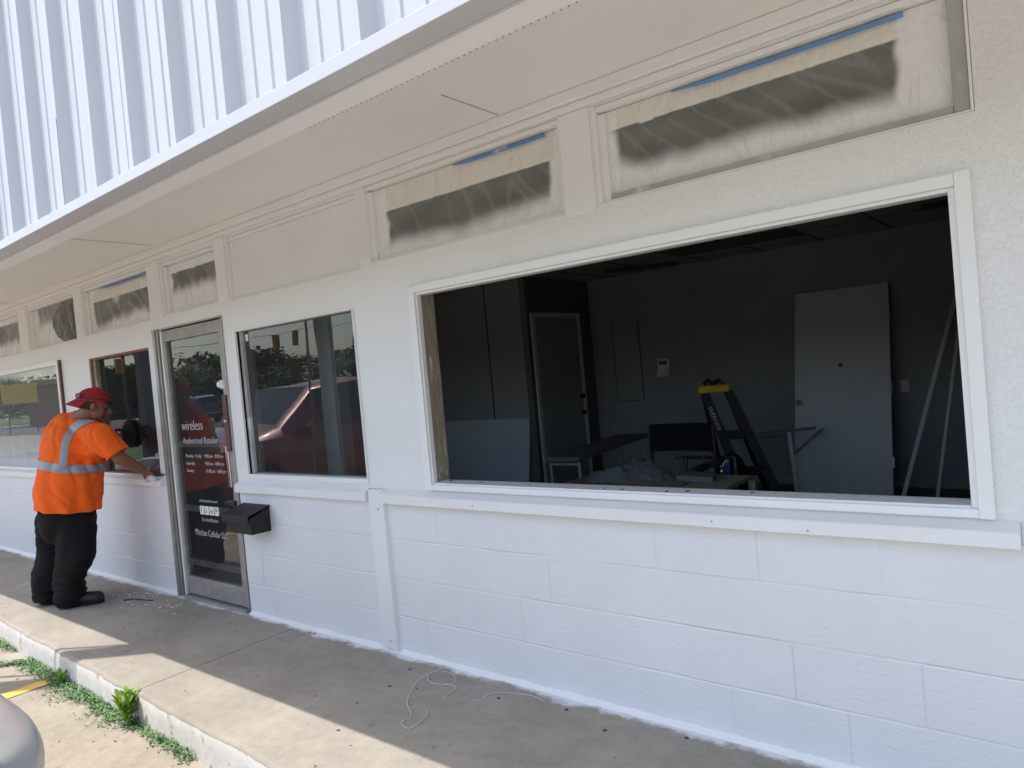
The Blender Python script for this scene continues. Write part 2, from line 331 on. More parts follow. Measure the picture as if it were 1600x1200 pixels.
def text_bm(s, size, extr=0.0008):
    cu = bpy.data.curves.new('t', 'FONT'); cu.body = s; cu.size = size; cu.extrude = extr; cu.offset = -0.016 * size; cu.align_x = 'LEFT'
    o = bpy.data.objects.new('t', cu); COL.objects.link(o)
    dg = bpy.context.evaluated_depsgraph_get(); dg.update()
    me = bpy.data.meshes.new_from_object(o.evaluated_get(dg)); bm = bmesh.new(); bm.from_mesh(me)
    bpy.data.objects.remove(o); bpy.data.curves.remove(cu); bpy.data.meshes.remove(me); return bm
def text(name, s, size, mt, parent, m4):
    bm = text_bm(s, size)
    w = max(v.co.x for v in bm.verts) if bm.verts else 0
    bmesh.ops.transform(bm, matrix=m4, verts=bm.verts[:]); o = obj(name, bm, mt, parent); return o
def nz(x, y=0, z=0): return noise.noise(Vector((x, y, z)))
def persp(px, py, depth):     # measured joints of the figure, in metres in front of the viewer
    return CAM + RT * ((px - 800) / 1106.76 * depth) + UP * (-(py - 600) / 1106.76 * depth) + FW * depth

# ------------------------------------------------------------------ SETTING: ground, walkway
bm = bmesh.new(); box(bm, -250, 150, -300, 60, -1.0, -0.15)
tag(obj('parking_lot_ground', bm, M['lot']), kind='structure')
def kerb_y(x): return -0.905 - (x + 6.0) * 0.028 if x < -2.4 else -1.006
def slab(x0, x1):
    bm = bmesh.new(); n = max(2, int((x1 - x0) / 0.03)); top = []; 
    rows = []
    for i in range(n + 1):
        x = x0 + (x1 - x0) * i / n
        j = 0.012 * nz(x * 3.1) + 0.009 * nz(x * 14, 3)
        ye = kerb_y(x) + j; zz = 0.004 * nz(x * 9, 7)
        rows.append([bm.verts.new(p) for p in ((x, 0.02, 0.0), (x, ye + 0.025, 0.0), (x, ye + 0.006, -0.004 + zz), (x, ye, -0.016 + zz), (x, ye - 0.006, -0.06), (x, ye - 0.010, -0.17))])
    for a, b in zip(rows, rows[1:]):
        for k in range(5):
            f = bm.faces.new((a[k], b[k], b[k + 1], a[k + 1])); f.material_index = 1 if k >= 3 else 0; f.smooth = k > 0
    for r, fl in ((rows[0], 0), (rows[-1], 1)):
        q = r + [bm.verts.new((r[0].co.x, 0.02, -0.17))]; bm.faces.new(q if fl else q[::-1])
    return bm
edges = [-26, -14.2, -10.6, -7.1, -3.752, -0.4, 3.0, 6]
for a, b in zip(edges, edges[1:]):
    tag(obj('walkway_slab', slab(a + 0.003, b - 0.003), mats=[M['walk'], M['kerbpaint']]), kind='structure')
bm = bmesh.new(); box(bm, -250, 150, -26, -15, -0.16, -0.146)
tag(obj('road', bm, M['asphalt']), kind='structure')
bm = bmesh.new(); box(bm, -250, 150, -200, -30, -0.16, -0.142)
tag(obj('far_grass', bm, M['grass']), kind='structure')
bm = bmesh.new(); box(bm, -40, -12, -14.3, -10.5, -0.16, -0.142)
box(bm, -32, -17, -10.2, -6.2, -0.16, -0.142)
tag(obj('grass_verge', bm, M['grass']), kind='structure')
# yellow bay line, worn
def line(name, x, y0, y1, skew=0.0):
    bm = bmesh.new(); n = 30; v = []
    for i in range(n + 1):
        y = y0 + (y1 - y0) * i / n; xx = x + skew * i / n
        v.append((bm.verts.new((xx - 0.05 + 0.006 * nz(y * 9, x), y, -0.1462)), bm.verts.new((xx + 0.05 + 0.006 * nz(y * 9, x + 5), y, -0.1462))))
    for a, b in zip(v, v[1:]): bm.faces.new((a[0], a[1], b[1], b[0]))
    return tag(obj(name, bm, M['yline']), kind='structure')
line('bay_line', -4.80, -0.99, -6.0, -0.02); line('bay_line', -7.6, -0.98, -6.0); line('bay_line', -10.5, -0.98, -6.0); line('bay_line', -2.0, -2.6, -6.0)

# ------------------------------------------------------------------ BUILDING
B = thing('shop_building', 'white painted single-storey shop front with corrugated metal canopy band and block base', 'building', (-3, 0, 0))
XL, XR = -22.0, 4.0
def wall_open(bm, x0, x1, z0, z1, y0, y1, ops):
    xs = sorted({x0, x1, *[o[0] for o in ops], *[o[1] for o in ops]}); zs = sorted({z0, z1, *[o[2] for o in ops], *[o[3] for o in ops]})
    xs = [x for x in xs if x0 <= x <= x1]; zs = [z for z in zs if z0 <= z <= z1]
    def solid(i, j):
        if i < 0 or j < 0 or i >= len(xs) - 1 or j >= len(zs) - 1: return False
        cx = (xs[i] + xs[i + 1]) / 2; cz = (zs[j] + zs[j + 1]) / 2
        return not any(o[0] < cx < o[1] and o[2] < cz < o[3] for o in ops)
    V = {}
    def v(x, y, z):
        k = (x, y, z)
        if k not in V: V[k] = bm.verts.new(k)
        return V[k]
    for i in range(len(xs) - 1):
        for j in range(len(zs) - 1):
            if not solid(i, j): continue
            a, b, c, d = xs[i], xs[i + 1], zs[j], zs[j + 1]
            bm.faces.new((v(a, y0, c), v(b, y0, c), v(b, y0, d), v(a, y0, d)))
            bm.faces.new((v(a, y1, c), v(a, y1, d), v(b, y1, d), v(b, y1, c)))
            if not solid(i - 1, j): bm.faces.new((v(a, y0, c), v(a, y0, d), v(a, y1, d), v(a, y1, c)))
            if not solid(i + 1, j): bm.faces.new((v(b, y0, c), v(b, y1, c), v(b, y1, d), v(b, y0, d)))
            if not solid(i, j - 1): bm.faces.new((v(a, y0, c), v(a, y1, c), v(b, y1, c), v(b, y0, c)))
            if not solid(i, j + 1): bm.faces.new((v(a, y0, d), v(b, y0, d), v(b, y1, d), v(a, y1, d)))
BIG = (-2.492, -0.245, 0.905, 1.842); SMALL = (-4.13, -2.975, 0.90, 1.82); WORK = (-6.42, -5.34, 0.88, 1.83)
DOOR = (-5.21, -4.285, -0.2, 1.945); LEFT = (-9.6, -7.06, 0.89, 1.84)
TR = [(-1.43, -0.182, 2.045, 2.425), (-2.82, -1.59, 2.04, 2.43), (-4.16, -2.885, 2.022, 2.415), (-5.04, -4.30, 2.03, 2.40), (-6.42, -5.25, 2.02, 2.41), (-7.71, -6.60, 2.012, 2.40), (-9.05, -7.96, 2.01, 2.41), (-10.4, -9.3, 2.01, 2.41)]
LZ = 0.865
bm = bmesh.new(); wall_open(bm, XL, XR, LZ, 2.53, 0.0, 0.11, [BIG, SMALL, WORK, DOOR, LEFT] + TR)
obj('painted_wall', bm, M['stucco'], B)
# block base with real joints
def blocks(bm, x0, x1, phases, vmax=4):
    cs = [(-0.03, 0.197), (0.197, 0.4), (0.4, 0.603), (0.603, 0.80)]
    for k, (za, zb) in enumerate(cs):
        off = phases[k]; BL = 0.397 if k < vmax else 30.0
        i0 = math.floor((x0 - off) / BL) ; i1 = math.ceil((x1 - off) / BL)
        for i in range(i0, i1):
            a = max(x0, off + i * BL); b = min(x1, off + (i + 1) * BL)
            if b - a < 0.02: continue
            rr = random.Random(int(i * 77 + k * 13 + off * 1000))
            d = rr.uniform(-0.0008, 0.0008); g = rr.choice((0.0015, 0.002, 0.003)); gz = 0.003; rec = rr.choice((0.0028, 0.0036)); recv = rr.choice((0.0010, 0.0014, 0.0018))
            n = 12 if BL < 1 else 60; 
            x_ = [a, a + g, a + g + 0.004] + [a + 0.01 + (b - a - 0.02) * q / n for q in range(n + 1)] + [b - g - 0.004, b - g, b]
            m_ = 5
            z_ = [za, za + gz - 0.002, za + gz + 0.003] + [za + 0.012 + (zb - za - 0.024) * q / m_ for q in range(m_ + 1)] + [zb - gz - 0.003, zb - gz + 0.002, zb]
            x_.sort(); z_.sort()
            grid = []
            for zi, z in enumerate(z_):
                row = []
                for xi, x in enumerate(x_):
                    ev = xi in (0, 1, len(x_) - 1, len(x_) - 2); eh = zi in (0, 1, len(z_) - 1, len(z_) - 2)
                    fade = max(0.15, min(1, 0.7 + 1.1 * nz(x * 2.1, z * 3, 6)))
                    y = d + max(rec * fade if eh else 0, recv * fade if ev else 0) + 0.0009 * nz(x * 8, z * 8, 2)
                    row.append(bm.verts.new((x, y, z + 0.0015 * nz(x * 4, k * 3))))
                grid.append(row)
            for r0, r1 in zip(grid, grid[1:]):
                for q in range(len(x_) - 1): f = bm.faces.new((r0[q], r0[q + 1], r1[q + 1], r1[q])); f.smooth = False
bm = bmesh.new(); blocks(bm, -2.86, XR, (-2.64, -2.41, -2.635, -2.505))
blocks(bm, DOOR[1] + 0.005, -2.86, (-4.0, -3.3, 0, 0), 2); blocks(bm, -14, DOOR[0] - 0.005, (-5.9, -5.7, -5.9, -5.7), 3)
box(bm, XL, DOOR[0], 0.008, 0.11, -0.1, 0.8648); box(bm, DOOR[1], XR, 0.008, 0.11, -0.1, 0.8648); box(bm, -0.147, XR, 0.0012, 0.0079, 0.801, 0.8646)
obj('block_wall', bm, M['block'], B)
# paint skirt bead along the foot
bm = bmesh.new()
for x0, x1 in ((-14, DOOR[0] - 0.01), (DOOR[1] + 0.01, 3.5)):
    n = int((x1 - x0) / 0.02); prev = None
    for i in range(n + 1):
        x = x0 + (x1 - x0) * i / n
        w = 0.016 + 0.010 * nz(x * 5) + 0.008 * nz(x * 23, 2); h = 0.012 + 0.008 * nz(x * 7, 9) + 0.004 * nz(x * 31)
        cur = [bm.verts.new(p) for p in ((x, 0.006, h + 0.012), (x, -w * 0.45, h * 0.75), (x, -w - 0.008, -0.002))]
        if prev:
            for k in range(2): f = bm.faces.new((prev[k], cur[k], cur[k + 1], prev[k + 1])); f.smooth = True
        prev = cur
obj('paint_bead', bm, M['kerbpaint'] if False else M['trim'], B)
# ledge
def ledge(x0, x1, y=-0.055):
    bm = bmesh.new(); n = max(2, int((x1 - x0) / 0.1)); prev = None
    for i in range(n + 1):
        x = x0 + (x1 - x0) * i / n; j = 0.0015 * nz(x * 3)
        cur = [bm.verts.new(p) for p in ((x, 0.06, 0.868), (x, -0.004, 0.866), (x, y, 0.847 + j), (x, y - 0.003, 0.843 + j), (x, y - 0.003 + j, 0.800 + j), (x, y + 0.02, 0.798), (x, 0.02, 0.798))]
        if prev:
            for k in range(6): bm.faces.new((prev[k], cur[k], cur[k + 1], prev[k + 1]))
            bm.faces.new((prev[6], cur[6], cur[0], prev[0]))
        else: bm.faces.new(cur)
        prev = cur
    bm.faces.new(prev[::-1]); return bm
tag(obj('window_ledge', ledge(-2.852, -0.148), M['trim'], B, bevel=0.0015))
tag(obj('window_ledge', ledge(-4.272, -2.984, -0.035), M['trim'], B, bevel=0.0015))
obj('window_ledge', ledge(-12, DOOR[0] - 0.09, -0.03), M['trim'], B, bevel=0.0015)
bm = bmesh.new(); box(bm, -2.972, -2.858, -0.024, 0.02, 0.018, 0.862)
obj('corner_board', bm, M['trim'], B, bevel=0.002)
for z in (0.06, 0.76):
    bm = bmesh.new(); cone(bm, (-2.90, -0.0245, z), (-2.90, -0.0265, z), 0.006, 0.005, 10); obj('screw_head', bm, M['alu'], B)
bm = bmesh.new(); 
for x, z in ((-1.05, 0.832), (-0.72, 0.822), (-2.2, 0.83)): bm = bmesh.new(); cone(bm, (x, -0.0575, z - 0.01), (x, -0.060, z - 0.01), 0.004, 0.003, 8); obj('nail_head', bm, M['alu'], B)
# soffit and cove
bm = bmesh.new(); box(bm, XL, XR, -1.14, 0.0, 2.52, 2.56)
obj('soffit', bm, M['soffit'], B)
bm = bmesh.new()
box(bm, XL, XR, -0.022, 0.0, 2.468, 2.519); box(bm, XL, XR, -0.012, 0.0, 2.435, 2.4675)
obj('crown_trim', bm, M['trim'], B, bevel=0.006)
bm = bmesh.new()
for x in (-1.87, -5.0, -8.1, 0.9):
    for a, b in ((-0.98, -0.62), (-0.38, -0.03)) if x == -1.87 else ((-1.0, -0.05),):
        bm = bmesh.new(); box(bm, x - 0.0014, x + 0.0014, a, b, 2.5175, 2.5205); obj('soffit_seam', bm, M['alu_dirty'], B)
# fascia beam underside with return board, dotted line of fixings
bm = bmesh.new(); box(bm, XL, XR, -1.245, -1.11, 2.205, 2.26); box(bm, XL, XR, -1.135, -1.11, 2.26, 2.53)
obj('fascia_board', bm, M['soffit'], B, bevel=0.002)
bm = bmesh.new(); x = -1.75
while x < -0.2: box(bm, x, x + 0.004, -1.1118, -1.1092, 2.2032, 2.2065); x += 0.020 + 0.006 * abs(nz(x * 5))
obj('fixing_slot', bm, M['alu_dirty'], B); bpy.data.objects['fixing_slot']['kind'] = 'stuff'
bm = bmesh.new(); box(bm, XL, XR, -1.300, -1.292, 2.197, 2.236); box(bm, XL, XR, -1.2915, -1.225, 2.197, 2.2035); box(bm, XL, XR, -1.2245, -1.216, 2.194, 2.2045)
obj('fascia_trim', bm, M['metalwhite'], B, bevel=0.0015)
# corrugated fascia: major rib every 0.303 m, two minor ribs between
bm = bmesh.new(); prof = []
P = 0.303; FY = -1.252
xb = -1.571 - P * 70
while xb < XR:
    # base right edge of rib at xb ; pan follows, minor ribs
    for dx, dy in ((0, 0), (0.068, 0), (0.075, -0.005), (0.087, -0.005), (0.094, 0), (0.150, 0), (0.157, -0.005), (0.169, -0.005), (0.176, 0), (0.236, 0), (0.254, -0.039), (0.283, -0.039)):
        prof.append((xb + dx, FY + dy))
    xb += P
ztop = 3.9
lo = [bm.verts.new((x, y, 2.215)) for x, y in prof]; hi = [bm.verts.new((x, y, ztop)) for x, y in prof]
for i in range(len(prof) - 1): bm.faces.new((lo[i], lo[i + 1], hi[i + 1], hi[i]))
obj('corrugated_fascia', bm, M['metalwhite'], B)
bm = bmesh.new()
for k in (5,): 
    x = -1.571 - P * k - 0.0245; box(bm, x - 0.001, x + 0.0015, FY - 0.0408, FY - 0.0385, 2.24, 2.24 + 0.35)
obj('panel_lap', bm, M['alu_dirty'], B)
bm = bmesh.new(); box(bm, XL, XR, -1.24, 6.2, 3.88, 3.95); obj('roof', bm, M['soffit'], B)
bm = bmesh.new(); box(bm, XL, XR, 6.0, 6.15, -0.3, 3.88); box(bm, XL - 0.1, XL, -1.2, 6.15, -0.3, 3.88); box(bm, XR, XR + 0.1, -1.2, 6.15, -0.3, 3.88)
obj('outer_wall', bm, M['white'], B)

def frame_boards(bm, o, w, y0, y1, out=0.0, miter=True):
    x0, x1, z0, z1 = o
    box(bm, x0 - w, x0, y0, y1, z0 - w, z1 + w); box(bm, x1, x1 + w, y0, y1, z0 - w, z1 + w)
    box(bm, x0, x1, y0 + 0.0015, y1, z1, z1 + w); box(bm, x0, x1, y0 + 0.0015, y1, z0 - w, z0)
# big open window
w = thing  # noqa
def part(name, parent, loc):
    o = bpy.data.objects.new(name, None); COL.objects.link(o); o.parent = parent; o.location = Vector(loc) - origin(parent); return o
bw = part('window_opening', B, (-1.36, 0, 0.9)); bw['label'] = 'large window opening with no glass in it'
bm = bmesh.new()
x0, x1, z0, z1 = BIG
box(bm, -2.538, x0, -0.022, 0.03, 0.872, 1.875); box(bm, x1, -0.204, -0.022, 0.03, 0.872, 1.883)
box(bm, x0, x1, -0.021, 0.03, z1, 1.88); box(bm, x0, x1, -0.021, 0.03, 0.874, z0 - 0.004)
obj('outer_trim', bm, M['trim'], bw, bevel=0.003)
bm = bmesh.new(); o2 = (x0 + 0.006, x1 - 0.018, z0 + 0.006, z1 - 0.012)
box(bm, x0 - 0.004, o2[0], -0.008, 0.02, z0 - 0.004, z1); box(bm, o2[1], x1 + 0.004, -0.008, 0.05, z0 - 0.004, z1)
box(bm, o2[0], o2[1], -0.0075, 0.05, o2[3], z1); box(bm, o2[0], o2[1], -0.010, 0.075, z0 - 0.012, z0 + 0.004)
obj('inner_stop', bm, M['trim'], bw, bevel=0.002)
bm = bmesh.new(); box(bm, x0 - 0.004, x0 + 0.006, 0.021, 0.109, z0 + 0.005, z1); obj('bare_jamb', bm, M['oldwood'], bw, bevel=0.001); bm = bmesh.new(); box(bm, x1 - 0.012, x1 + 0.004, 0.021, 0.109, z0 + 0.005, z1)
obj('bare_jamb', bm, M['oldwood'], bw, bevel=0.001)
bm = bmesh.new(); rr = random.Random(9)
for i in range(8):
    x = rr.uniform(x0 + 0.05, x1 - 0.05); s = rr.uniform(0.004, 0.012); rbox(bm, Vector((x, 0.01 + rr.random() * 0.05, z0 + 0.0052)), (s * 2, s, 0.002), Matrix.Rotation(rr.random() * 6, 3, 'Z'))
tag(obj('sill_debris', bm, M['litter']), 'small dark crumbs of debris lying on the bottom edge of the open window', 'debris', kind='stuff')

def glazed(name, o, fw, gy, m_frame, m_glass, parts=(1, 1, 1, 1), lab=None, fy=-0.012):
    p = part(name, B, ((o[0] + o[1]) / 2, 0, o[2]))
    if lab: p['label'] = lab
    x0, x1, z0, z1 = o; bm = bmesh.new()
    a, b, c, d = [q * fw for q in parts]
    if a: box(bm, x0 + 0.0015, x0 + a, fy, gy + 0.012, z0 + 0.0015, z1 - 0.0015)
    if b: box(bm, x1 - b, x1 - 0.0015, fy, gy + 0.012, z0 + 0.0015, z1 - 0.0015)
    if c: box(bm, x0 + a, x1 - b, fy + 0.001, gy + 0.012, z1 - c, z1 - 0.0015)
    if d: box(bm, x0 + a, x1 - b, fy + 0.001, gy + 0.012, z0 + 0.0015, z0 + d)
    obj('frame', bm, m_frame, p, bevel=0.002)
    bm = bmesh.new(); x0 += a; x1 -= b; z1 -= c; z0 += d; n = 1
    vs_ = [bm.verts.new(q) for q in ((x0, gy, z0), (x1, gy, z0), (x1, gy, z1), (x0, gy, z1))]; bm.faces.new(vs_)
    obj('pane', bm, m_glass, p); return p
sw = glazed('shop_window', (-4.165, -2.975, 0.885, 1.83), 0.035, 0.035, M['trim'], M['glass'], (1, 0.15, 0.3, 0.9), fy=-0.014)
bm = bmesh.new(); box(bm, -4.128, -4.098, 0.012, 0.034, 0.92, 1.818); obj('glazing_strip', bm, M['greybar'], sw, bevel=0.001)
bm = bmesh.new(); box(bm, -4.09, -4.06, 0.0335, 0.0345, 1.755, 1.80); obj('paper_sticker', bm, M['letter'], sw)
ww = glazed('shop_window', (-6.42, -5.34, 0.875, 1.83), 0.02, 0.055, M['wood'], M['glass'], (1, 0.3, 0.8, 0.6), fy=0.006, lab='window with bare brown timber around the glass')
bm = bmesh.new(); box(bm, -6.395, -6.345, 0.02, 0.052, 0.89, 1.812); obj('inner_post', bm, M['oldwood'], ww, bevel=0.001)
bm = bmesh.new(); rr = random.Random(3)
for i in range(18):
    x = -5.9 + rr.random() * 0.5; z = 0.872; cone(bm, (x, -0.01, z), (x + rr.uniform(-.03, .03), -0.004, z + 0.003), 0.002, 0.001, 5)
obj('torn_sealant', bm, M['litter'], ww)['kind'] = 'stuff'
# left window: proud white frame, brown edge, dusty glass
lw = part('shop_window', B, (-8.3, 0, 0.89)); lw['label'] = 'dusty window in a frame that stands proud of the wall'
bm = bmesh.new(); x0, x1, z0, z1 = LEFT
box(bm, x0 - .05, x1 + 0.035, -0.03, 0.0, z1 - 0.012, z1 + 0.03); box(bm, x1 - 0.006, x1 + 0.034, -0.029, 0.0, z0 - .02, z1 - 0.013); box(bm, x0, x1 - 0.0065, -0.029, 0.0, z0 - 0.02, z0 + 0.008)
obj('frame', bm, M['trim'], lw, bevel=0.002)
bm = bmesh.new(); box(bm, x1 + 0.0345, x1 + 0.050, -0.020, 0.0, z0 - .02, z1 + 0.028); obj('frame_edge', bm, M['darkwood'], lw)
bm = bmesh.new(); v_ = [bm.verts.new(q) for q in ((x0, 0.0, z0), (x1, 0.0, z0), (x1, 0.0, z1), (x0, 0.0, z1))]; bm.faces.new(v_); obj('pane', bm, M['glass_fog'], lw)
# overspray film on the inside edge of that pane
def film(parent, name, o, y, fn, m, nx=200, ny=66, disp=0.006, seed=0):
    x0, x1, z0, z1 = o; bm = bmesh.new(); cl = bm.loops.layers.float_color.new('paint'); g = []
    for j in range(ny + 1):
        r_ = []
        for i in range(nx + 1):
            u = i / nx; v = j / ny; x = x0 + (x1 - x0) * u; z = z0 + (z1 - z0) * v
            e = min(1, min(u, 1 - u) * 12, min(v, 1 - v) * 6)
            wr = 0
            if disp:
                a = 5.0; k = abs(nz((x * 1.2 + z * 2.1 * (0.5 + 0.4 * nz(x * 1.5, seed))) * 9, z * 2.2, seed)) ; wr = (0.5 - k) * disp * 1.6 * (0.4 + e) + nz(x * 4, z * 5, seed + 4) * disp
                k2 = abs(nz(x * 5.5 + 9, z * 26 + x * 8, seed + 2)) if u < 0.14 or u > 0.86 else 1
                wr += (0.4 - min(k2, 0.4)) * disp * 1.2
            r_.append(bm.verts.new((x, y - wr, z)))
        g.append(r_)
    for j in range(ny):
        for i in range(nx):
            f = bm.faces.new((g[j][i], g[j][i + 1], g[j + 1][i + 1], g[j + 1][i])); f.smooth = True
            for lp, (a, b) in zip(f.loops, ((i, j), (i + 1, j), (i + 1, j + 1), (i, j + 1))):
                lp[cl] = (*fn(a / nx, b / ny), 1)
    return obj(name, bm, m, parent)
M['film'] = attr_mat('sprayed_masking_film', 'paint', 0.24)
def filmbump():
    mt = M['film']; n = mt.node_tree.nodes; l = mt.node_tree.links; b = n['Principled BSDF']; b.inputs['Coat Weight'].default_value = 0.4; b.inputs['Coat Roughness'].default_value = 0.12
    tc = n.new('ShaderNodeTexCoord'); mp = n.new('ShaderNodeMapping'); mp.inputs['Rotation'].default_value = (0, 0.5, 0); mp.inputs['Scale'].default_value = (3.2, 1, 1.3)
    l.new(tc.outputs['Object'], mp.inputs[0]); h = None
    for sc, w_ in ((2.2, 1.0), (6.0, 0.45)):
        t = n.new('ShaderNodeTexNoise'); t.inputs['Scale'].default_value = sc; t.inputs['Detail'].default_value = 3; t.inputs['Distortion'].default_value = 1.2; l.new(mp.outputs[0], t.inputs[0])
        a = n.new('ShaderNodeMath'); a.operation = 'SUBTRACT'; a.inputs[1].default_value = 0.5; l.new(t.outputs[0], a.inputs[0])
        c = n.new('ShaderNodeMath'); c.operation = 'ABSOLUTE'; l.new(a.outputs[0], c.inputs[0])
        d = n.new('ShaderNodeMath'); d.operation = 'MULTIPLY_ADD'; d.inputs[1].default_value = -w_; l.new(c.outputs[0], d.inputs[0])
        if h: l.new(h, d.inputs[2])
        else: d.inputs[2].default_value = 0
        h = d.outputs[0]
    bp = n.new('ShaderNodeBump'); bp.inputs['Strength'].default_value = 0.9; bp.inputs['Distance'].default_value = 0.03; l.new(h, bp.inputs['Height'])
    l.new(bp.outputs[0], b.inputs['Normal']); l.new(bp.outputs[0], b.inputs['Coat Normal'])
filmbump()
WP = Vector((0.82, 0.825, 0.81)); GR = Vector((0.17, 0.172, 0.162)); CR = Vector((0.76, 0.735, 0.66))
def sst(a, b, x):
    t = max(0, min(1, (x - a) / (b - a))); return t * t * (3 - 2 * t)
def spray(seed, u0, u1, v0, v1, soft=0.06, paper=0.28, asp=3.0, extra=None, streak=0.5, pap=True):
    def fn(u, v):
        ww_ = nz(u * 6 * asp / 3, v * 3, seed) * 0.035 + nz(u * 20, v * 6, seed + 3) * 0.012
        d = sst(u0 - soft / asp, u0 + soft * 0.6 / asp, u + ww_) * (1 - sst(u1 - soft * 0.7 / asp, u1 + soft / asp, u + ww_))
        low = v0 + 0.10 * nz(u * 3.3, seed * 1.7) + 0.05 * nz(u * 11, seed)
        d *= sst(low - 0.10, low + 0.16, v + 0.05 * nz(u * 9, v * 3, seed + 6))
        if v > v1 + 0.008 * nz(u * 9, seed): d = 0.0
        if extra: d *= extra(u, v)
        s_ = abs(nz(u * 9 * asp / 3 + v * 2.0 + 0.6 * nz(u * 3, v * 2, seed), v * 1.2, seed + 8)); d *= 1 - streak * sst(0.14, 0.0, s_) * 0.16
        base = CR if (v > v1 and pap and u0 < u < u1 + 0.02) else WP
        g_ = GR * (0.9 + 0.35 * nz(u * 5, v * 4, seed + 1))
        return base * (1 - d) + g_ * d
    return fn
fl = film(lw, 'overspray', (x0, x1, z0, z1), 0.012, lambda u, v: tuple(WP), M['film'], 2, 2, 0)
bpy.data.objects.remove(fl)
def transom(o, fn, seed, stop=True, tape=None, lab=None, disp=0.004, plain=False, gf=False):
    p = part('transom_window', B, ((o[0] + o[1]) / 2, 0, o[2]))
    if lab: p['label'] = lab
    x0, x1, z0, z1 = o; bm = bmesh.new()
    fw = 0.016
    box(bm, x0 + 0.0015, x0 + fw, -0.004, 0.055, z0 + .0015, z1 - .0015); box(bm, x0 + fw, x0 + fw + 0.03, 0.018, 0.055, z0 + 0.008, z1 - 0.03)
    box(bm, x1 - 0.01, x1 - .0015, 0.002, 0.055, z0 + .0015, z1 - .0015)
    box(bm, x0 + fw, x1 - 0.01, 0.003, 0.055, z0 + .0015, z0 + 0.008); box(bm, x0 + fw, x1 - 0.01, 0.004, 0.055, z1 - 0.022, z1 - .0015)
    obj('frame', bm, M['trim'], p, bevel=0.0015)
    bm = bmesh.new(); box(bm, x0, x1, 0.056, 0.062, z0, z1); obj('pane', bm, M['carglass'], p)
    if plain:
        bm = bmesh.new(); box(bm, x0 + 0.017, x1 - 0.011, 0.022, 0.05, z0 + 0.009, z1 - 0.023); obj('painted_panel', bm, M['white'], p); return p
    if gf:
        bm = bmesh.new(); box(bm, x1 - 0.052, x1 - 0.0105, 0.012, 0.05, z0 + 0.009, z1 - 0.023); box(bm, x0 + fw + 0.031, x1 - 0.0525, 0.014, 0.05, z0 + 0.009, z0 + 0.032)
        obj('glazing_bar', bm, M['greybar'], p, bevel=0.003); x1 -= 0.042; z0 += 0.022
    film(p, 'masking_film', (x0 + fw + 0.005, x1 - 0.011, z0 + 0.0085, z1 - 0.024), 0.040, fn, M['film'], seed=seed, disp=disp)
    if tape:
        a, b = tape; bm = bmesh.new(); n = 20; pr_ = None
        for i in range(n + 1):
            x = x0 + (x1 - x0) * (a + (b - a) * i / n); zt = z1 - 0.03 + 0.003 * nz(x * 6, seed)
            th = 0.016 * min(1, 0.35 + i / 6)
            cur = [bm.verts.new(q) for q in ((x, 0.026, zt - th), (x, 0.024, zt))]
            if pr_: bm.faces.new((pr_[0], cur[0], cur[1], pr_[1]))
            pr_ = cur
        obj('painter_tape', bm, M['tape'], p)
    return p
transom(TR[0], spray(1, 0.055, 0.87, 0.25, 0.76, asp=3.3), 1, tape=(0.27, 0.90), lab='wide transom with a long dark strip showing through the film', disp=0.0045, gf=True)
transom(TR[1], spray(2, 0.09, 0.945, 0.16, 0.66, asp=3.3, extra=lambda u, v: 1 - 0.85 * sst(0.55, 0.9, u) * sst(0.35, 0.1, v)), 2, tape=(0.5, 0.93))
transom(TR[2], None, 3, plain=True, lab='transom painted over solid white')
transom(TR[3], spray(4, 0.10, 0.93, 0.45, 0.82, asp=2.0, pap=False), 4, lab='narrow transom above the glass door')
transom(TR[4], spray(5, 0.10, 0.97, 0.18, 0.70, asp=3.0, extra=lambda u, v: 1 - 0.8 * math.exp(-((u - 0.46) / 0.05) ** 2) * sst(0.5, 0.7, v), streak=1.0), 5, tape=(0.25, 0.95), disp=0.005)
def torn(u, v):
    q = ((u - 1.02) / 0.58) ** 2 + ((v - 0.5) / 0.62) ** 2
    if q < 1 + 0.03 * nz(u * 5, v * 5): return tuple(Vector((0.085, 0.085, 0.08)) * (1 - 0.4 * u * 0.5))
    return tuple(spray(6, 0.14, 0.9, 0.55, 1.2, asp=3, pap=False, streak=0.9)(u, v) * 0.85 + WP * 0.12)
transom(TR[5], torn, 6, lab='transom with the film torn open at its right side')
transom(TR[6], spray(7, 0.05, 0.95, 0.3, 0.85, asp=3, pap=False, streak=0.9), 7, disp=0.005)
transom(TR[7], spray(8, 0.05, 0.95, 0.3, 0.85, asp=3, pap=False), 8)
# pilaster boards between transoms
bm = bmesh.new()
for a, b in ((TR[1][1], TR[0][0]), (TR[3][1], TR[2][0]), (TR[4][1], TR[3][0]), (TR[5][1], TR[4][0]), (TR[6][1], TR[5][0])):
    bm = bmesh.new(); box(bm, a + 0.006, b - 0.012, -0.007, 0.0, 2.02, 2.433); obj('mullion_board', bm, M['trim'], B, bevel=0.002)

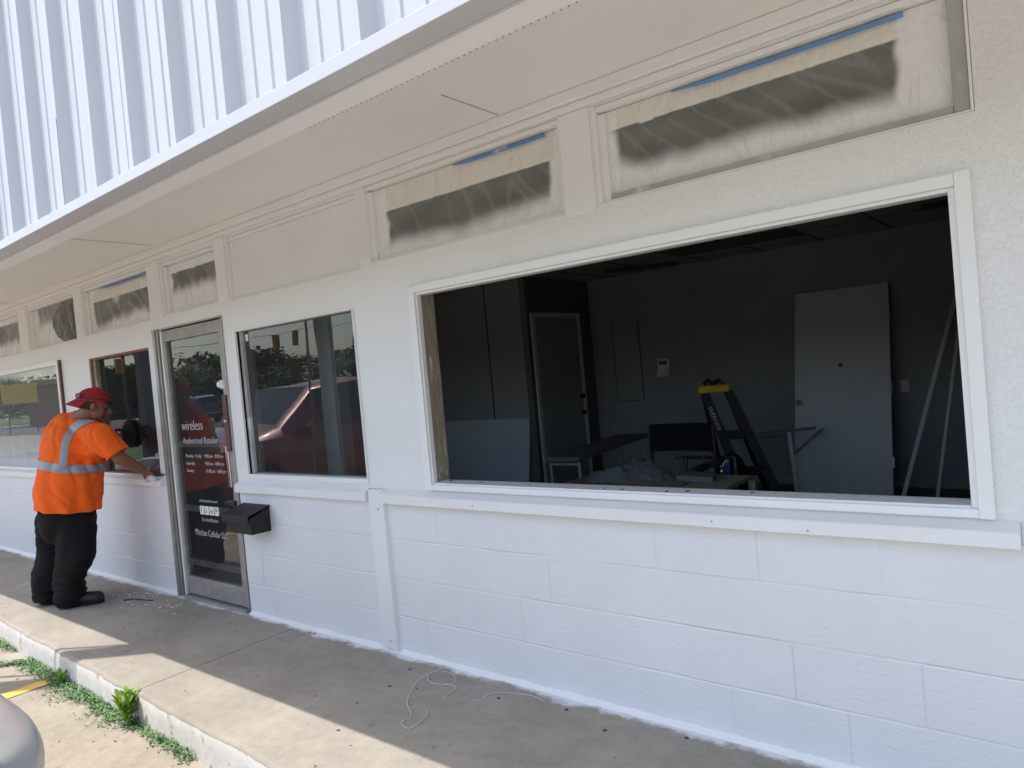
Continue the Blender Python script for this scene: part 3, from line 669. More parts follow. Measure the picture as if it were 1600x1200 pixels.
# ------------------------------------------------------------------ entrance door
x0, x1, z0, z1 = DOOR
D = part('glass_door', B, (-4.75, 0, 0)); D['label'] = 'narrow aluminium framed glass entrance door with white lettering'
bm = bmesh.new()
for a, b, ya, yb in ((x0 - 0.012, x0 + 0.022, -0.022, 0.05), (x0 + 0.024, x0 + 0.05, -0.010, 0.05), (x0 + 0.052, x0 + 0.075, 0.006, 0.06)):
    box(bm, a, b, ya, yb, 0.0, z1 - 0.001)
box(bm, x1 - 0.008, x1 - 0.001, -0.01, 0.06, 0.0, z1 - .001)
box(bm, x0 + 0.08, x1 - 0.009, -0.008, 0.06, z1 - 0.012, z1 - .001)
obj('door_jamb', bm, M['alu'], D, bevel=0.002)
lx0, lx1 = x0 + 0.088, x1 - 0.014
bm = bmesh.new(); box(bm, lx0, lx0 + 0.016, -0.012, 0.03, 0.02, z1 - 0.02)
obj('hinge_strip', bm, M['trim'], D, bevel=0.0015)
bm = bmesh.new(); gx0, gx1 = lx0 + 0.045, lx1 - 0.055
box(bm, lx0 + 0.018, gx0, 0.0, 0.04, 0.03, z1 - 0.02); box(bm, gx1, lx1, -0.002, 0.042, 0.03, z1 - 0.02)
box(bm, gx0, gx1, 0.001, 0.041, 0.03, 0.155); box(bm, gx0, gx1, 0.001, 0.041, 1.845, z1 - 0.02)
obj('leaf_frame', bm, M['alu_dirty'], D, bevel=0.003)
bm = bmesh.new(); v_ = [bm.verts.new(q) for q in ((gx0, 0.022, .155), (gx1, 0.022, .155), (gx1, 0.022, 1.845), (gx0, 0.022, 1.845))]; bm.faces.new(v_); obj('pane', bm, M['glass'], D)
bm = bmesh.new(); box(bm, lx0, lx1, -0.03, 0.1, -0.005, 0.018); obj('threshold', bm, M['alu_dirty'], D, bevel=0.003)
bm = bmesh.new(); box(bm, gx1 - 0.012, gx1 + 0.04, -0.012, -0.003, 1.06, 1.43); obj('lock_plate', bm, M['darkwood'], D, bevel=0.002)
bm = bmesh.new(); cone(bm, (gx1 + 0.018, -0.012, 1.26), (gx1 + 0.018, -0.024, 1.26), 0.014, 0.012, 16); obj('lock_cylinder', bm, M['chrome'], D, smooth=False, bevel=0.001)
bm = bmesh.new(); cone(bm, (gx1 + 0.005, -0.01, 1.50), (gx1 + 0.05, -0.01, 1.50), 0.03, 0.03, 18); cone(bm, (gx1 + 0.02, -0.02, 1.50), (gx1 + 0.02, -0.045, 1.50), 0.02, 0.018, 16)
obj('latch_guard', bm, M['trim'], D, bevel=0.002)
bm = bmesh.new(); box(bm, gx1 - 0.045, gx1 - 0.008, -0.006, 0.019, 0.82, 1.09); obj('pull_handle', bm, M['chrome'], D, bevel=0.004)
bm = bmesh.new(); box(bm, gx1 - 0.02, gx1 + 0.03, -0.02, -0.001, 0.70, 0.735); obj('door_catch', bm, M['black'], D, bevel=0.003)
for z in (0.235, 0.625, 1.085):
    bm = bmesh.new(); box(bm, gx0 + 0.002, gx1 - 0.06 if z > 1 else gx1 - 0.002, 0.024, 0.03, z, z + 0.045); obj('cross_strip', bm, M['alu'], D)
def T4(x, z, y=0.0205, sx=1.0): return Matrix.Translation((x, y, z)) @ Matrix.Rotation(R(90), 4, 'X') @ Matrix.Diagonal((sx, 1, 1, 1))
tx = gx0 + 0.075
for s, sz, x, z, sx in (('wireless', 0.100, tx, 1.205, 0.92), ('Authorized Retailer', 0.066, tx + .005, 1.11, 0.90), ('Monday - Friday', 0.034, tx + 0.02, 1.012, 1), ('9:00 am - 8:00 pm', 0.034, tx + .28, 1.012, 1),
                     ('Saturday', 0.034, tx + 0.02, 0.96, 1), ('9:00 am - 8:00 pm', 0.034, tx + .28, 0.96, 1), ('Sunday', 0.034, tx + 0.02, 0.908, 1), ('11:00 am - 6:00 pm', 0.034, tx + .28, 0.908, 1),
                     ('cricketwireless.com', 0.030, tx + 0.15, 0.70, 1), ('/CricketNation', 0.036, tx + 0.16, 0.565, 1), ('Mitchan Cellular LLC', 0.064, tx + 0.05, 0.46, 0.80)):
    text('lettering', s, sz, M['vinyl'], D, T4(x, z, sx=sx))
for i, ch in enumerate('ftoP'):
    bm = bmesh.new(); xx = tx + 0.15 + i * 0.065; box(bm, xx, xx + 0.054, 0.0195, 0.0212, 0.612, 0.672); obj('social_badge', bm, M['letter'], D)
    text('badge_symbol', ch, 0.055, M['black'], D, T4(xx + 0.013, 0.625, 0.0185))

# ------------------------------------------------------------------ mailbox
MB_ = thing('mailbox', 'black metal mailbox with hanging lid fixed to the wall beside the glass door', 'mailbox', (-4.15, -0.08, 0.55))
bm = bmesh.new(); a, b = -4.235, -3.95

pr = [(-0.002, 0.565), (-0.135, 0.568), (-0.142, 0.668), (-0.002, 0.716)]
A_ = [bm.verts.new((a, y, z)) for y, z in pr]; B_ = [bm.verts.new((b, y, z)) for y, z in pr]
for i in range(4): bm.faces.new((A_[i], A_[(i + 1) % 4], B_[(i + 1) % 4], B_[i]))
bm.faces.new(A_[::-1]); bm.faces.new(B_); obj('box_body', bm, M['blackmetal'], MB_, bevel=0.004)
bm = bmesh.new()
pr = [(-0.002, 0.728), (-0.002, 0.722), (-0.155, 0.683), (-0.160, 0.640), (-0.163, 0.640), (-0.158, 0.688)]
A_ = [bm.verts.new((a - 0.008, y, z)) for y, z in pr]; B_ = [bm.verts.new((b + 0.008, y, z)) for y, z in pr]
for i in range(6): bm.faces.new((A_[i], A_[(i + 1) % 6], B_[(i + 1) % 6], B_[i]))
bm.faces.new(A_[::-1]); bm.faces.new(B_); obj('lid', bm, M['blackmetal'], MB_, bevel=0.002)

# ------------------------------------------------------------------ interior
bm = bmesh.new(); box(bm, XL, XR, 0.11, 6.0, -0.10, -0.05); obj('interior_floor', bm, M['infloor'], B)
bm = bmesh.new(); box(bm, XL, XR, 0.11, 6.0, 2.44, 2.47); obj('ceiling', bm, M['ceil'], B)
bm = bmesh.new()
for i in range(0, 14): box(bm, -8 + i * 0.61, -7.985 + i * 0.61, 0.15, 5.2, 2.433, 2.4395)
for j in range(0, 5): box(bm, -8, XR, 0.6 + j * 1.22, 0.615 + j * 1.22, 2.4325, 2.439)
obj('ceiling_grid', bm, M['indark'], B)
bm = bmesh.new(); box(bm, -3.1, -1.9, 3.9, 4.5, 2.425, 2.4315); obj('ceiling_light_panel', bm, M['indark'], B)
bm = bmesh.new(); box(bm, -3.08, -1.95, 4.46, 4.48, 2.418, 2.4245); obj('fixture_edge', bm, M['alu'], B)
bm = bmesh.new()
for cx, cy, s in ((-3.85, 4.6, 0.3), (-3.5, 4.8, 0.2), (-0.75, 4.2, 0.22)):
    bm = bmesh.new(); rbox(bm, Vector((cx, cy, 2.424)), (s * 1.6, s, 0.006), Matrix.Rotation(0.4 * s * 5, 3, 'Z')); rbox(bm, Vector((cx + .1, cy - .1, 2.41)), (s, s * 0.3, 0.006), Matrix.Rotation(0.3, 3, 'Y')); obj('broken_ceiling_tile', bm, M['black'], B)
bm = bmesh.new(); box(bm, -4.74, XR, 5.2, 5.3, -0.05, 2.44); obj('back_wall', bm, M['inwall'], B)
bm = bmesh.new(); box(bm, -9, -4.74, 3.77, 3.87, -0.05, 2.44); obj('partition_wall', bm, M['inwall2'], B)
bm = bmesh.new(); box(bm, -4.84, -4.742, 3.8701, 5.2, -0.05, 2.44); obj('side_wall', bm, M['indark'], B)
bm = bmesh.new(); box(bm, -5.245, -5.235, 3.762, 3.7695, 0.8, 2.43); obj('wall_seam', bm, M['black'], B)
bm = bmesh.new(); box(bm, -4.74, XR, 5.19, 5.1995, -0.05, 0.04); obj('skirting', bm, M['inwall2'], B)
bm = bmesh.new(); box(bm, 2.6, 2.7, 0.11, 5.2, -0.05, 2.44); obj('end_wall', bm, M['inwall'], B)
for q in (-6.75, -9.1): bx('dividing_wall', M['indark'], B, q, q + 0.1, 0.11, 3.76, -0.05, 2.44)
bm = bmesh.new(); box(bm, -4.0, -3.86, 0.5, 0.62, -0.05, 2.44); obj('inner_column', bm, M['inwall'], B)
d = part('interior_door', B, (-4.74, 4.4, 0)); d['label'] = 'closed grey inner door with two knobs in a pale casing'
bm = bmesh.new(); box(bm, -4.735, -4.725, 3.99, 4.86, -0.05, 1.98); obj('door_leaf', bm, M['doorin'], d)
bm = bmesh.new(); box(bm, -4.74, -4.715, 3.93, 3.985, -0.05, 2.04); box(bm, -4.74, -4.715, 4.865, 4.92, -0.05, 2.04); box(bm, -4.74, -4.7155, 3.985, 4.865, 1.985, 2.04); obj('casing', bm, M['casing'], d, bevel=0.003)
for z in (0.83, 1.03):
    bm = bmesh.new(); cone(bm, (-4.725, 4.80, z), (-4.67, 4.80, z), 0.022, 0.03, 14); obj('door_knob', bm, M['black'], d)
bm = bmesh.new(); box(bm, -4.43, -4.08, 5.188, 5.198, 0.92, 1.90); bm2 = bmesh.new()
o = obj('access_panel', bm, M['inwall'], B, bevel=0.002)
bm2.free()
for a, b, c, dd_ in ((-4.437, -4.431, 0.915, 1.905), (-4.079, -4.073, 0.915, 1.905)):
    bx('panel_joint', M['black'], B, a, b, 5.186, 5.199, c, dd_, bevel=0)
bx('panel_joint', M['black'], B, -4.43, -4.08, 5.186, 5.199, 0.912, 0.918, bevel=0)

# leaning things
t = thing('loose_door', 'pale grey door slab leaning against the dark back wall inside', 'door', (-1.8, 4.6, -0.05))
bm = bmesh.new(); lean = Matrix.Rotation(-math.atan2(0.5, 1.94), 3, 'X')
c = Vector((-1.775, 4.85, 0.945)); rbox(bm, c, (0.86, 0.04, 2.03), lean); obj('door_slab', bm, M['doorgrey'], t, bevel=0.003)
def onlean(x, h): return c + lean @ Vector((x, -0.02, h))
bm = bmesh.new(); p_ = onlean(-0.38, -0.12); cone(bm, p_, p_ + lean @ Vector((0, -0.05, 0)), 0.018, 0.03, 16); obj('door_knob', bm, M['chrome'], t)
bm = bmesh.new(); p_ = onlean(0.0, 0.24); cone(bm, p_, p_ + lean @ Vector((0, -0.006, 0)), 0.028, 0.026, 16); obj('knob_hole_ring', bm, M['alu'], t)
bm = bmesh.new(); p_ = onlean(0.0, 0.24); cone(bm, p_ + lean @ Vector((0, -0.0062, 0)), p_ + lean @ Vector((0, -0.0075, 0)), 0.011, 0.011, 12); obj('knob_hole', bm, M['black'], t)
bm = bmesh.new()
for h in (0.72, -0.02, -0.7): bm = bmesh.new(); p_ = onlean(0.437, h); rbox(bm, p_ + Vector((0, 0.02, 0)), (0.012, 0.03, 0.1), lean); obj('hinge', bm, M['alu'], t)
for lab, a, b in (('longer pale metal bar leaning beside the loose door, nearer to it', (-1.265, 4.5, -0.05), (-0.75, 5.15, 1.95)), ('thin pale metal bar leaning nearest the right edge of the open window', (-1.0, 4.5, -0.05), (-0.73, 5.15, 1.90))):
    bm = bmesh.new(); beam(bm, a, b, 0.035 if 'longer' in lab else 0.026, 0.02, (1, 0, 0)); o = obj('metal_bar', bm, M['alu_dirty'], bevel=0.002)
    o.data.materials.clear(); o.data.materials.append(M['casing']); tag(o, lab, 'metal bar', 'metal bars leaning inside')
t = thing('drywall_sheet', 'pale blue-grey wallboard sheet leaning low against the left inner wall', 'board', (-5.3, 3.6, -0.05))
bm = bmesh.new(); beam(bm, (-5.4, 3.60, -0.05), (-5.4, 3.745, 0.87), 1.35, 0.012, (1, 0, 0)); o = obj('board', bm, M['drywall'], t)
t = thing('alarm_keypad', 'white alarm keypad with open flap on the dark back wall', 'keypad', (-3.77, 5.19, 1.28))
bx('keypad_body', M['casing'], t, -3.85, -3.70, 5.165, 5.199, 1.27, 1.39, bevel=0.004); bx('keypad_screen', M['black'], t, -3.825, -3.725, 5.162, 5.1645, 1.325, 1.365, bevel=0)
bm = bmesh.new(); beam(bm, (-3.775, 5.165, 1.27), (-3.775, 5.12, 1.185), 0.155, 0.006, (1, 0, 0)); obj('flap', bm, M['casing'], t)
for x, z, nm, lb in ((-3.50, 1.30, 'wall_plate', 'small blank wall plate to the right of the alarm keypad'), (-1.29, 0.93, 'light_switch', 'white light switch just right of the loose door')):
    t = thing(nm, lb, 'wall plate', (x, 5.19, z)); mm = M['inwall2'] if nm == 'wall_plate' else M['casing']
    bx('plate', mm, t, x - .035, x + .035, 5.19, 5.199, z - .057, z + .057, bevel=0.002); bx('toggle', mm, t, x - .006, x + .006, 5.178, 5.1895, z - .012, z + .012, bevel=0.001)

# stepladder
t = thing('stepladder', 'black stepladder with a yellow top standing behind the black chair', 'ladder', (-2.1, 3.0, -0.05))
yt = 3.0
topL, topR = Vector((-2.415, yt, 1.12)), Vector((-2.19, yt + 0.12, 1.12))
bm = bmesh.new(); rot = Matrix.Rotation(R(28), 3, 'Z'); rbox(bm, (topL + topR) / 2 + Vector((-0.01, 0, 0.005)), (0.245, 0.13, 0.062), rot); obj('top_cap', bm, M['yellow'], t, bevel=0.01)
ax = (topR - topL).normalized(); fwd = Vector((-ax.y, ax.x, 0))
for k, s in ((0, topL + ax * 0.05), (1, topR - ax * 0.02)):
    bm = bmesh.new(); a = s + Vector((0, 0, -0.03)) - fwd * 0.04; e = a + Vector((0.43 + 0.06 * k, -0.10, -1.12)); beam(bm, a, e, 0.03, 0.075, fwd)
    obj('front_rail', bm, M['blackmetal'], t, bevel=0.003)
    if k == 0: fr0 = (a, e)
    else: fr1 = (a, e)
    bm = bmesh.new(); a = s + Vector((0, 0, -0.03)) + fwd * 0.05; e = a + Vector((-0.12 if k == 0 else 0.1, 0.62, -1.12)); beam(bm, a, e, 0.025, 0.045, fwd); obj('rear_rail', bm, M['blackmetal'], t, bevel=0.003)
for q in (0.3, 0.55, 0.8):
    bm = bmesh.new(); a = fr0[0].lerp(fr0[1], q); b = fr1[0].lerp(fr1[1], q); beam(bm, a, b, 0.07, 0.03, (0, 0, 1)); obj('step', bm, M['blackmetal'], t, bevel=0.003)
# maker's name running down the front-left rail
zax = (fr0[1] - fr0[0]).normalized(); vw = (CAM - fr0[0]).normalized(); vw = (vw - zax * vw.dot(zax)).normalized(); yy = vw.cross(zax)
m4 = Matrix((zax, yy, vw)).transposed().to_4x4(); m4.translation = fr0[0].lerp(fr0[1], 0.10) + vw * 0.043 - yy * 0.022
text('rail_lettering', 'WERNER', 0.05, M['letter'], t, m4)
bm = bmesh.new(); tube(bm, [(-2.36, yt, 1.165), (-2.33, yt, 1.20), (-2.30, yt + .03, 1.17), (-2.25, yt + .05, 1.19), (-2.22, yt + .05, 1.165)], 0.015); tag(obj('glove', bm, M['black']), 'small dark rag bundle lying on the yellow top of the stepladder', 'rag')

# director's chair
t = thing('folding_chair', 'black cloth-backed chair with curved chrome arms in front of the stepladder', 'chair', (-2.1, 2.0, -0.05))
bm = bmesh.new(); n = 14; pr_ = None
for i in range(n + 1):
    u = i / n; x = -2.36 + 0.46 * u; y = 2.0 + 0.05 * math.sin(math.pi * u)
    cur = [bm.verts.new(q) for q in ((x, y, 0.765), (x, y + 0.01, 0.955), (x, y + 0.03, 0.955), (x, y + 0.025, 0.765))]
    if pr_:
        for k in range(4): bm.faces.new((pr_[k], cur[k], cur[(k + 1) % 4], pr_[(k + 1) % 4]))
    else: bm.faces.new(cur)
    pr_ = cur
bm.faces.new(pr_[::-1]); obj('backrest', bm, M['fabric'], t, bevel=0.004)
bm = bmesh.new(); box(bm, -2.36, -1.9, 1.55, 2.0, 0.42, 0.46); obj('seat', bm, M['fabric'], t, bevel=0.015)
for x in (-2.40, -1.86):
    bm = bmesh.new(); tube(bm, smoothpts([(x, 1.52, -0.05), (x, 1.50, 0.5), (x, 1.53, 0.64), (x, 1.65, 0.69), (x, 1.95, 0.69), (x, 2.02, 0.6), (x, 2.05, -0.05)], 5), 0.013); obj('arm_frame', bm, M['chrome'], t, smooth=True)
    bm = bmesh.new(); capsule(bm, (x, 1.6, 0.708), (x, 1.95, 0.708), 0.022, 0.022); obj('armrest', bm, M['black'], t, smooth=True)
    bm = bmesh.new(); tube(bm, [(x + (0.04 if x < -2 else -.04), 2.02, 0.45), (x + (0.04 if x < -2 else -.04), 2.02, 0.94)], 0.012); obj('back_post', bm, M['black'], t)

# table with dust sheet
t = thing('work_table', 'low plywood table with a pale front edge just inside the window', 'table', (-1.9, 1.2, -0.05))
bm = bmesh.new(); box(bm, -2.44, -1.44, 1.0, 1.42, 0.70, 0.722); obj('table_top', bm, M['oldwood'], t, bevel=0.002)
for x in (-2.40, -1.42):
    for y in (1.05, 1.37): bx('leg', M['oldwood'], t, x - .02, x + .02, y - .02, y + .02, -0.05, 0.70)
bm = bmesh.new(); n = 40; g = []
for j in range(n + 1):
    r_ = []
    for i in range(n + 1):
        u = i / n; v = j / n; x = -2.40 + 0.72 * u; y = 1.03 + 0.36 * v
        e = min(1, 5 * min(u, 1 - u)) * min(1, 5 * min(v, 1 - v))
        h = 0.726 + e * max(0, 0.065 * (1 - abs(u - 0.45) * 1.6) + 0.06 * nz(x * 7, y * 6, 1) + 0.03 * abs(nz(x * 17, y * 14, 2)))
        r_.append(bm.verts.new((x + 0.02 * nz(y * 6), y, h)))
    g.append(r_)
for j in range(n):
    for i in range(n): bm.faces.new((g[j][i], g[j][i + 1], g[j + 1][i + 1], g[j + 1][i]))
o = obj('dust_sheet', bm, M['cloth']); s_ = o.modifiers.new('s', 'SOLIDIFY'); s_.thickness = 0.003; s_.offset = 1
tag(o, 'crumpled grey dust sheet heaped on the plywood table', 'cloth')
bm = bmesh.new(); rbox(bm, Vector((-1.68, 1.22, 0.742)), (0.2, 0.16, 0.035), Matrix.Rotation(0.3, 3, 'Z') @ Matrix.Rotation(0.08, 3, 'Y')); tag(obj('folded_card', bm, M['cloth'], bevel=0.008), 'flat grey folded card on the right end of the plywood table', 'card')
# bench / long plank and stool at left
t = thing('plank_bench', 'long dark plank bench on thin metal legs left of the black chair', 'bench', (-3.3, 2.3, -0.05))
bm = bmesh.new(); beam(bm, (-2.95, 1.75, 0.745), (-3.10, 3.1, 0.745), 0.28, 0.035, (1, 0, 0)); o = obj('plank', bm, M['indark'], t, bevel=0.004)
for (x, y) in ((-3.08, 1.80), (-2.83, 1.80), (-3.21, 3.05), (-2.98, 3.05)):
    bm = bmesh.new(); tube(bm, [(x, y, -0.05), (x, y, 0.715)], 0.014); obj('leg', bm, M['alu_dirty'], t)
bm = bmesh.new(); tube(bm, [(-3.08, 1.80, 0.70), (-2.83, 1.80, 0.70)], 0.012); obj('crossbar', bm, M['alu_dirty'], t)
# walker-like rail frame right
t = thing('trestle', 'thin metal trestle frame between the stepladder and the loose door', 'trestle', (-2.2, 4.3, -0.05))
for nm, a, b in (('top_rail', (-2.75, 4.2, 0.58), (-1.9, 4.35, 0.64)), ('leg', (-2.12, 4.28, 0.61), (-2.04, 4.15, -0.05)), ('leg', (-2.7, 4.22, 0.58), (-2.66, 4.1, -0.05)), ('brace', (-2.1, 4.28, 0.4), (-1.85, 4.4, 0.63)), ('lower_rail', (-2.6, 4.22, 0.55), (-2.1, 4.28, 0.585))):
    bm = bmesh.new(); beam(bm, a, b, 0.035 if nm == 'leg' else 0.02, 0.02, (1, 0, 0)); obj(nm, bm, M['casing'] if nm == 'leg' else M['alu_dirty'], t, bevel=0.002)
# round black tank with an oval label, chrome uprights
t = thing('hand_truck', 'black wheeled trolley with chrome uprights and an oval label, beside the stepladder', 'trolley', (-2.1, 2.35, -0.05))
bm = bmesh.new(); cone(bm, (-1.98, 2.4, 0.52), (-1.92, 2.46, 0.52), 0.17, 0.17, 28); obj('wheel', bm, M['rubber'], t, bevel=0.02)
bm = bmesh.new(); ball(bm, (-1.955, 2.37, 0.58), 0.05, (0.9, 0.25, 1.5), n=14); o = obj('oval_label', bm, mat('label_blue', (0.03, 0.06, 0.22), 0.4), t)
bm = bmesh.new(); ball(bm, (-1.955, 2.372, 0.58), 0.056, (0.9, 0.24, 1.48), n=14); obj('label_rim', bm, M['letter'], t)
for x in (-2.20, -2.06, -1.84):
    bm = bmesh.new(); tube(bm, [(x, 2.25, -0.05), (x - .02, 2.25, 0.69)], 0.014); obj('upright', bm, M['chrome'], t)
bm = bmesh.new(); tube(bm, [(-2.30, 2.25, 0.69), (-1.86, 2.25, 0.69)], 0.013); obj('handle_bar', bm, M['chrome'], t)

# ------------------------------------------------------------------ PERSON
DP = 5.15
def J(px, py, dd=0.0): return persp(px, py, DP + dd)
right_h = Vector((RT.x, RT.y, 0)).normalized(); away = Vector((-right_h.y, right_h.x, 0))
face = (right_h * 0.72 + away * 0.69).normalized(); lft = Vector((-face.y, face.x, 0))   # his left
Pn = thing('person', 'person in orange high-visibility shirt, black trousers and backwards red cap leaning to the window', 'person', (-5.85, -0.5, 0))
def fix(v): v = Vector(v); return v
# feet on the walkway
RH, RTOE = Vector((-5.84, -0.55, 0)), Vector((-5.655, -0.365, 0))
LH, LTOE = Vector((-6.10, -0.60, 0)), Vector((-5.91, -0.45, 0))
sh_r, el_r, wr_r = J(158, 680, -0.10), J(187, 716, -0.08), J(224, 735, 0.06)
sh_l, el_l, wr_l = J(112, 680, 0.27), J(150, 706, 0.42), J(176, 678, 0.40)
hd = J(148, 634, 0.06); headf = (face * 0.9 + right_h * 0.45 + Vector((0, 0, -0.38))).normalized()
hl = Vector((0, 0, 1)).cross(headf).normalized(); hu = headf.cross(hl)
HR = Matrix((headf, hl, hu)).transposed()
def H(a, b, c_): return hd + HR @ Vector((a, b, c_))
bm = bmesh.new()
ball(bm, H(-0.012, 0, 0.022), 0.092, (1.06, 0.86, 1.0), HR, 24); ball(bm, H(0.028, 0, -0.045), 0.066, (0.95, 0.9, 1.1), HR, 20)
ball(bm, H(0.06, 0, -0.092), 0.03, (0.9, 1.0, 0.8), HR); ball(bm, H(0.075, 0, 0.008), 0.03, (0.6, 1.7, 0.5), HR)
ball(bm, H(0.03, 0.045, -0.06), 0.04, (1, 0.7, 1), HR); ball(bm, H(0.03, -0.045, -0.06), 0.04, (1, 0.7, 1), HR)
capsule(bm, H(0.088, 0, 0.0), H(0.112, 0, -0.032), 0.011, 0.015, 12)
ball(bm, H(0.098, 0.012, -0.036), 0.009); ball(bm, H(0.098, -0.012, -0.036), 0.009)
ball(bm, H(0.086, 0, -0.060), 0.013, (0.7, 1.8, 0.5), HR); ball(bm, H(0.084, 0, -0.071), 0.013, (0.7, 1.6, 0.6), HR)
for s in (1, -1):
    ball(bm, H(-0.008, s * 0.083, -0.008), 0.024, (0.85, 0.42, 1.35), HR, 14); ball(bm, H(-0.004, s * 0.092, 0.006), 0.012, (0.8, 0.5, 1.2), HR)
    ball(bm, H(0.052, s * 0.038, -0.03), 0.026, (0.8, 1, 0.8), HR)
neck = J(119, 659, 0.09)
capsule(bm, H(-0.025, 0, -0.06), neck, 0.062, 0.068, 20)
capsule(bm, neck, J(112, 700, 0.08), 0.065, 0.14); capsule(bm, J(112, 700, 0.08), J(106, 780, 0.04), 0.14, 0.13)
def arm(s, e, w_, r): capsule(bm, s, e, r[0], r[1]); capsule(bm, e, e.lerp(w_, 0.35), r[1], r[2]); capsule(bm, e.lerp(w_, 0.35), w_, r[2], r[3])
capsule(bm, neck + Vector((0, 0, -.04)), sh_r, 0.05, 0.06); capsule(bm, neck + Vector((0, 0, -.04)), sh_l, 0.05, 0.06)
arm(sh_r, el_r, wr_r, (0.060, 0.046, 0.045, 0.029)); arm(sh_l, el_l, wr_l, (0.060, 0.046, 0.044, 0.029))
for a, b, c_ in ((J(118, 835, -0.04), J(120, 868, -0.06), RH + Vector((0.03, 0.03, 0.1))), (J(90, 800, 0.14), J(84, 868, 0.14), LH + Vector((0.03, 0.03, 0.1)))):
    capsule(bm, a + away * 0.05, b, 0.075, 0.06); capsule(bm, b, c_, 0.06, 0.04); capsule(bm, c_, c_ - Vector((0, 0, 0.04)), 0.04, 0.04)
# hands
def hand(w_, dirv, palm_n, curl, grip=False):
    f = dirv.normalized(); nrm = (palm_n - f * palm_n.dot(f)).normalized(); s = nrm.cross(f)
    for k in range(4):
        o_ = (k - 1.5) * 0.019; st = w_ + f * 0.015 + s * o_ * 0.7; kn = w_ + f * (0.085 - 0.006 * abs(k - 1.2)) + s * o_
        capsule(bm, st, kn, 0.017, 0.0125, 10)
        L = (0.040, 0.045, 0.042, 0.033)[k]; a = curl * 0.5; d0 = f; p = kn
        for q, lq in enumerate((1.0, 0.65, 0.5)):
            a = curl * (0.6 + 0.5 * q); d0 = (f * math.cos(a) + nrm * math.sin(a)); p2 = p + d0 * L * lq; capsule(bm, p, p2, 0.0098 - q * 0.001, 0.0090 - q * 0.001, 10); p = p2
    b0 = w_ + f * 0.025 - s * 0.025; b1 = b0 + (f * 0.6 - s * 0.75 + nrm * 0.3).normalized() * 0.042; b2 = b1 + (f * 0.85 - s * 0.2 + nrm * 0.45).normalized() * 0.032; b3 = b2 + (f * 0.8 + nrm * 0.5 + s * 0.1).normalized() * 0.025
    capsule(bm, b0, b1, 0.017, 0.0125, 10); capsule(bm, b1, b2, 0.0115, 0.0105, 10); capsule(bm, b2, b3, 0.0105, 0.009, 10)
capsule(bm, wr_r, wr_r + (wr_r - el_r).normalized() * 0.02, 0.029, 0.024)
hand(wr_r, (wr_r - el_r).normalized() + Vector((0, 0.1, -0.1)), Vector((0, 0.15, -1)), 0.55)
cup = Vector((-5.87, -0.0, 1.19))
hand(wr_l, (cup + Vector((0.0, -0.10, 0.0)) - wr_l).normalized(), Vector((0.5, -0.2, -0.6)), 0.9)
bb = remesh('b', bm, 0.0055, 5, 0.4)
body = obj('body', bb, M['skin'], Pn, smooth=True)
for s in (1, -1):
    bm = bmesh.new(); ball(bm, H(0.071, s * 0.032, -0.004), 0.010, n=12); obj('eye', bm, M['hair'], Pn, smooth=True)
bm = bmesh.new(); ball(bm, H(-0.022, 0, 0.022), 0.096, (1.0, 0.88, 0.92), HR, 24)
bmesh.ops.bisect_plane(bm, geom=bm.verts[:] + bm.edges[:] + bm.faces[:], plane_co=H(0.0, 0, -0.035), plane_no=HR @ Vector((0, 0, 1)), clear_inner=True)
bmesh.ops.bisect_plane(bm, geom=bm.verts[:] + bm.edges[:] + bm.faces[:], plane_co=H(0.0, 0, 0), plane_no=HR @ Vector((1, 0, 0)), clear_outer=True)
obj('hair', bm, M['hair'], Pn, smooth=True)
# cap, worn backwards
bm = bmesh.new(); ball(bm, H(-0.012, 0, 0.035), 0.105, (1.08, 0.92, 0.92), HR, 32)
bmesh.ops.bisect_plane(bm, geom=bm.verts[:] + bm.edges[:] + bm.faces[:], plane_co=H(0.0, 0, 0.028), plane_no=HR @ Vector((-0.10, 0, 1)), clear_inner=True)
capo = obj('cap', bm, M['cap'], Pn, smooth=True); s_ = capo.modifiers.new('s', 'SOLIDIFY'); s_.thickness = 0.003; s_.offset = -1
bm = bmesh.new(); pr_ = None
for i in range(17):
    q = -1.15 + 2.3 * i / 16; cur = []
    for k in range(6):
        t_ = k / 5; rr_ = 1 + 0.0 * t_
        xx = -0.012 - (0.108 * math.cos(q) + t_ * 0.065 * math.cos(q * 0.9) ** 0.8 if math.cos(q * .9) > 0 else 0)
        cur.append(bm.verts.new(H(xx, 0.092 * math.sin(q) * (1 - 0.05 * t_), 0.034 - t_ * 0.055 - 0.016 * (math.sin(q) ** 2))))
    if pr_:
        for k in range(5): bm.faces.new((pr_[k], cur[k], cur[k + 1], pr_[k + 1]))
    pr_ = cur
o = obj('cap_bill', bm, M['cap'], capo, smooth=True); s_ = o.modifiers.new('s', 'SOLIDIFY'); s_.thickness = 0.005
bm = bmesh.new(); ball(bm, H(-0.012, 0, 0.115 + 0.017), 0.008); obj('cap_button', bm, M['cap'], capo)
bm = bmesh.new(); tube(bm, [H(-0.012 + 0.115 * math.cos(q), 0.099 * math.sin(q), 0.046) for q in [(-0.75 + 0.15 * k) for k in range(11)]], 0.009); obj('cap_strap', bm, M['black'], capo, smooth=True)
bm = bmesh.new(); tube(bm, [H(-0.012 + 0.118 * math.cos(q), 0.101 * math.sin(q), 0.050 + 0.012 * math.cos(q)) for q in [(-2.2 + 0.16 * k) for k in range(10)]], 0.0045)
gl_ = obj('sunglasses', bm, M['black'], None, smooth=True)
tag(gl_, "black sunglasses pushed round to the back of the red cap", 'sunglasses')
bm = bmesh.new()
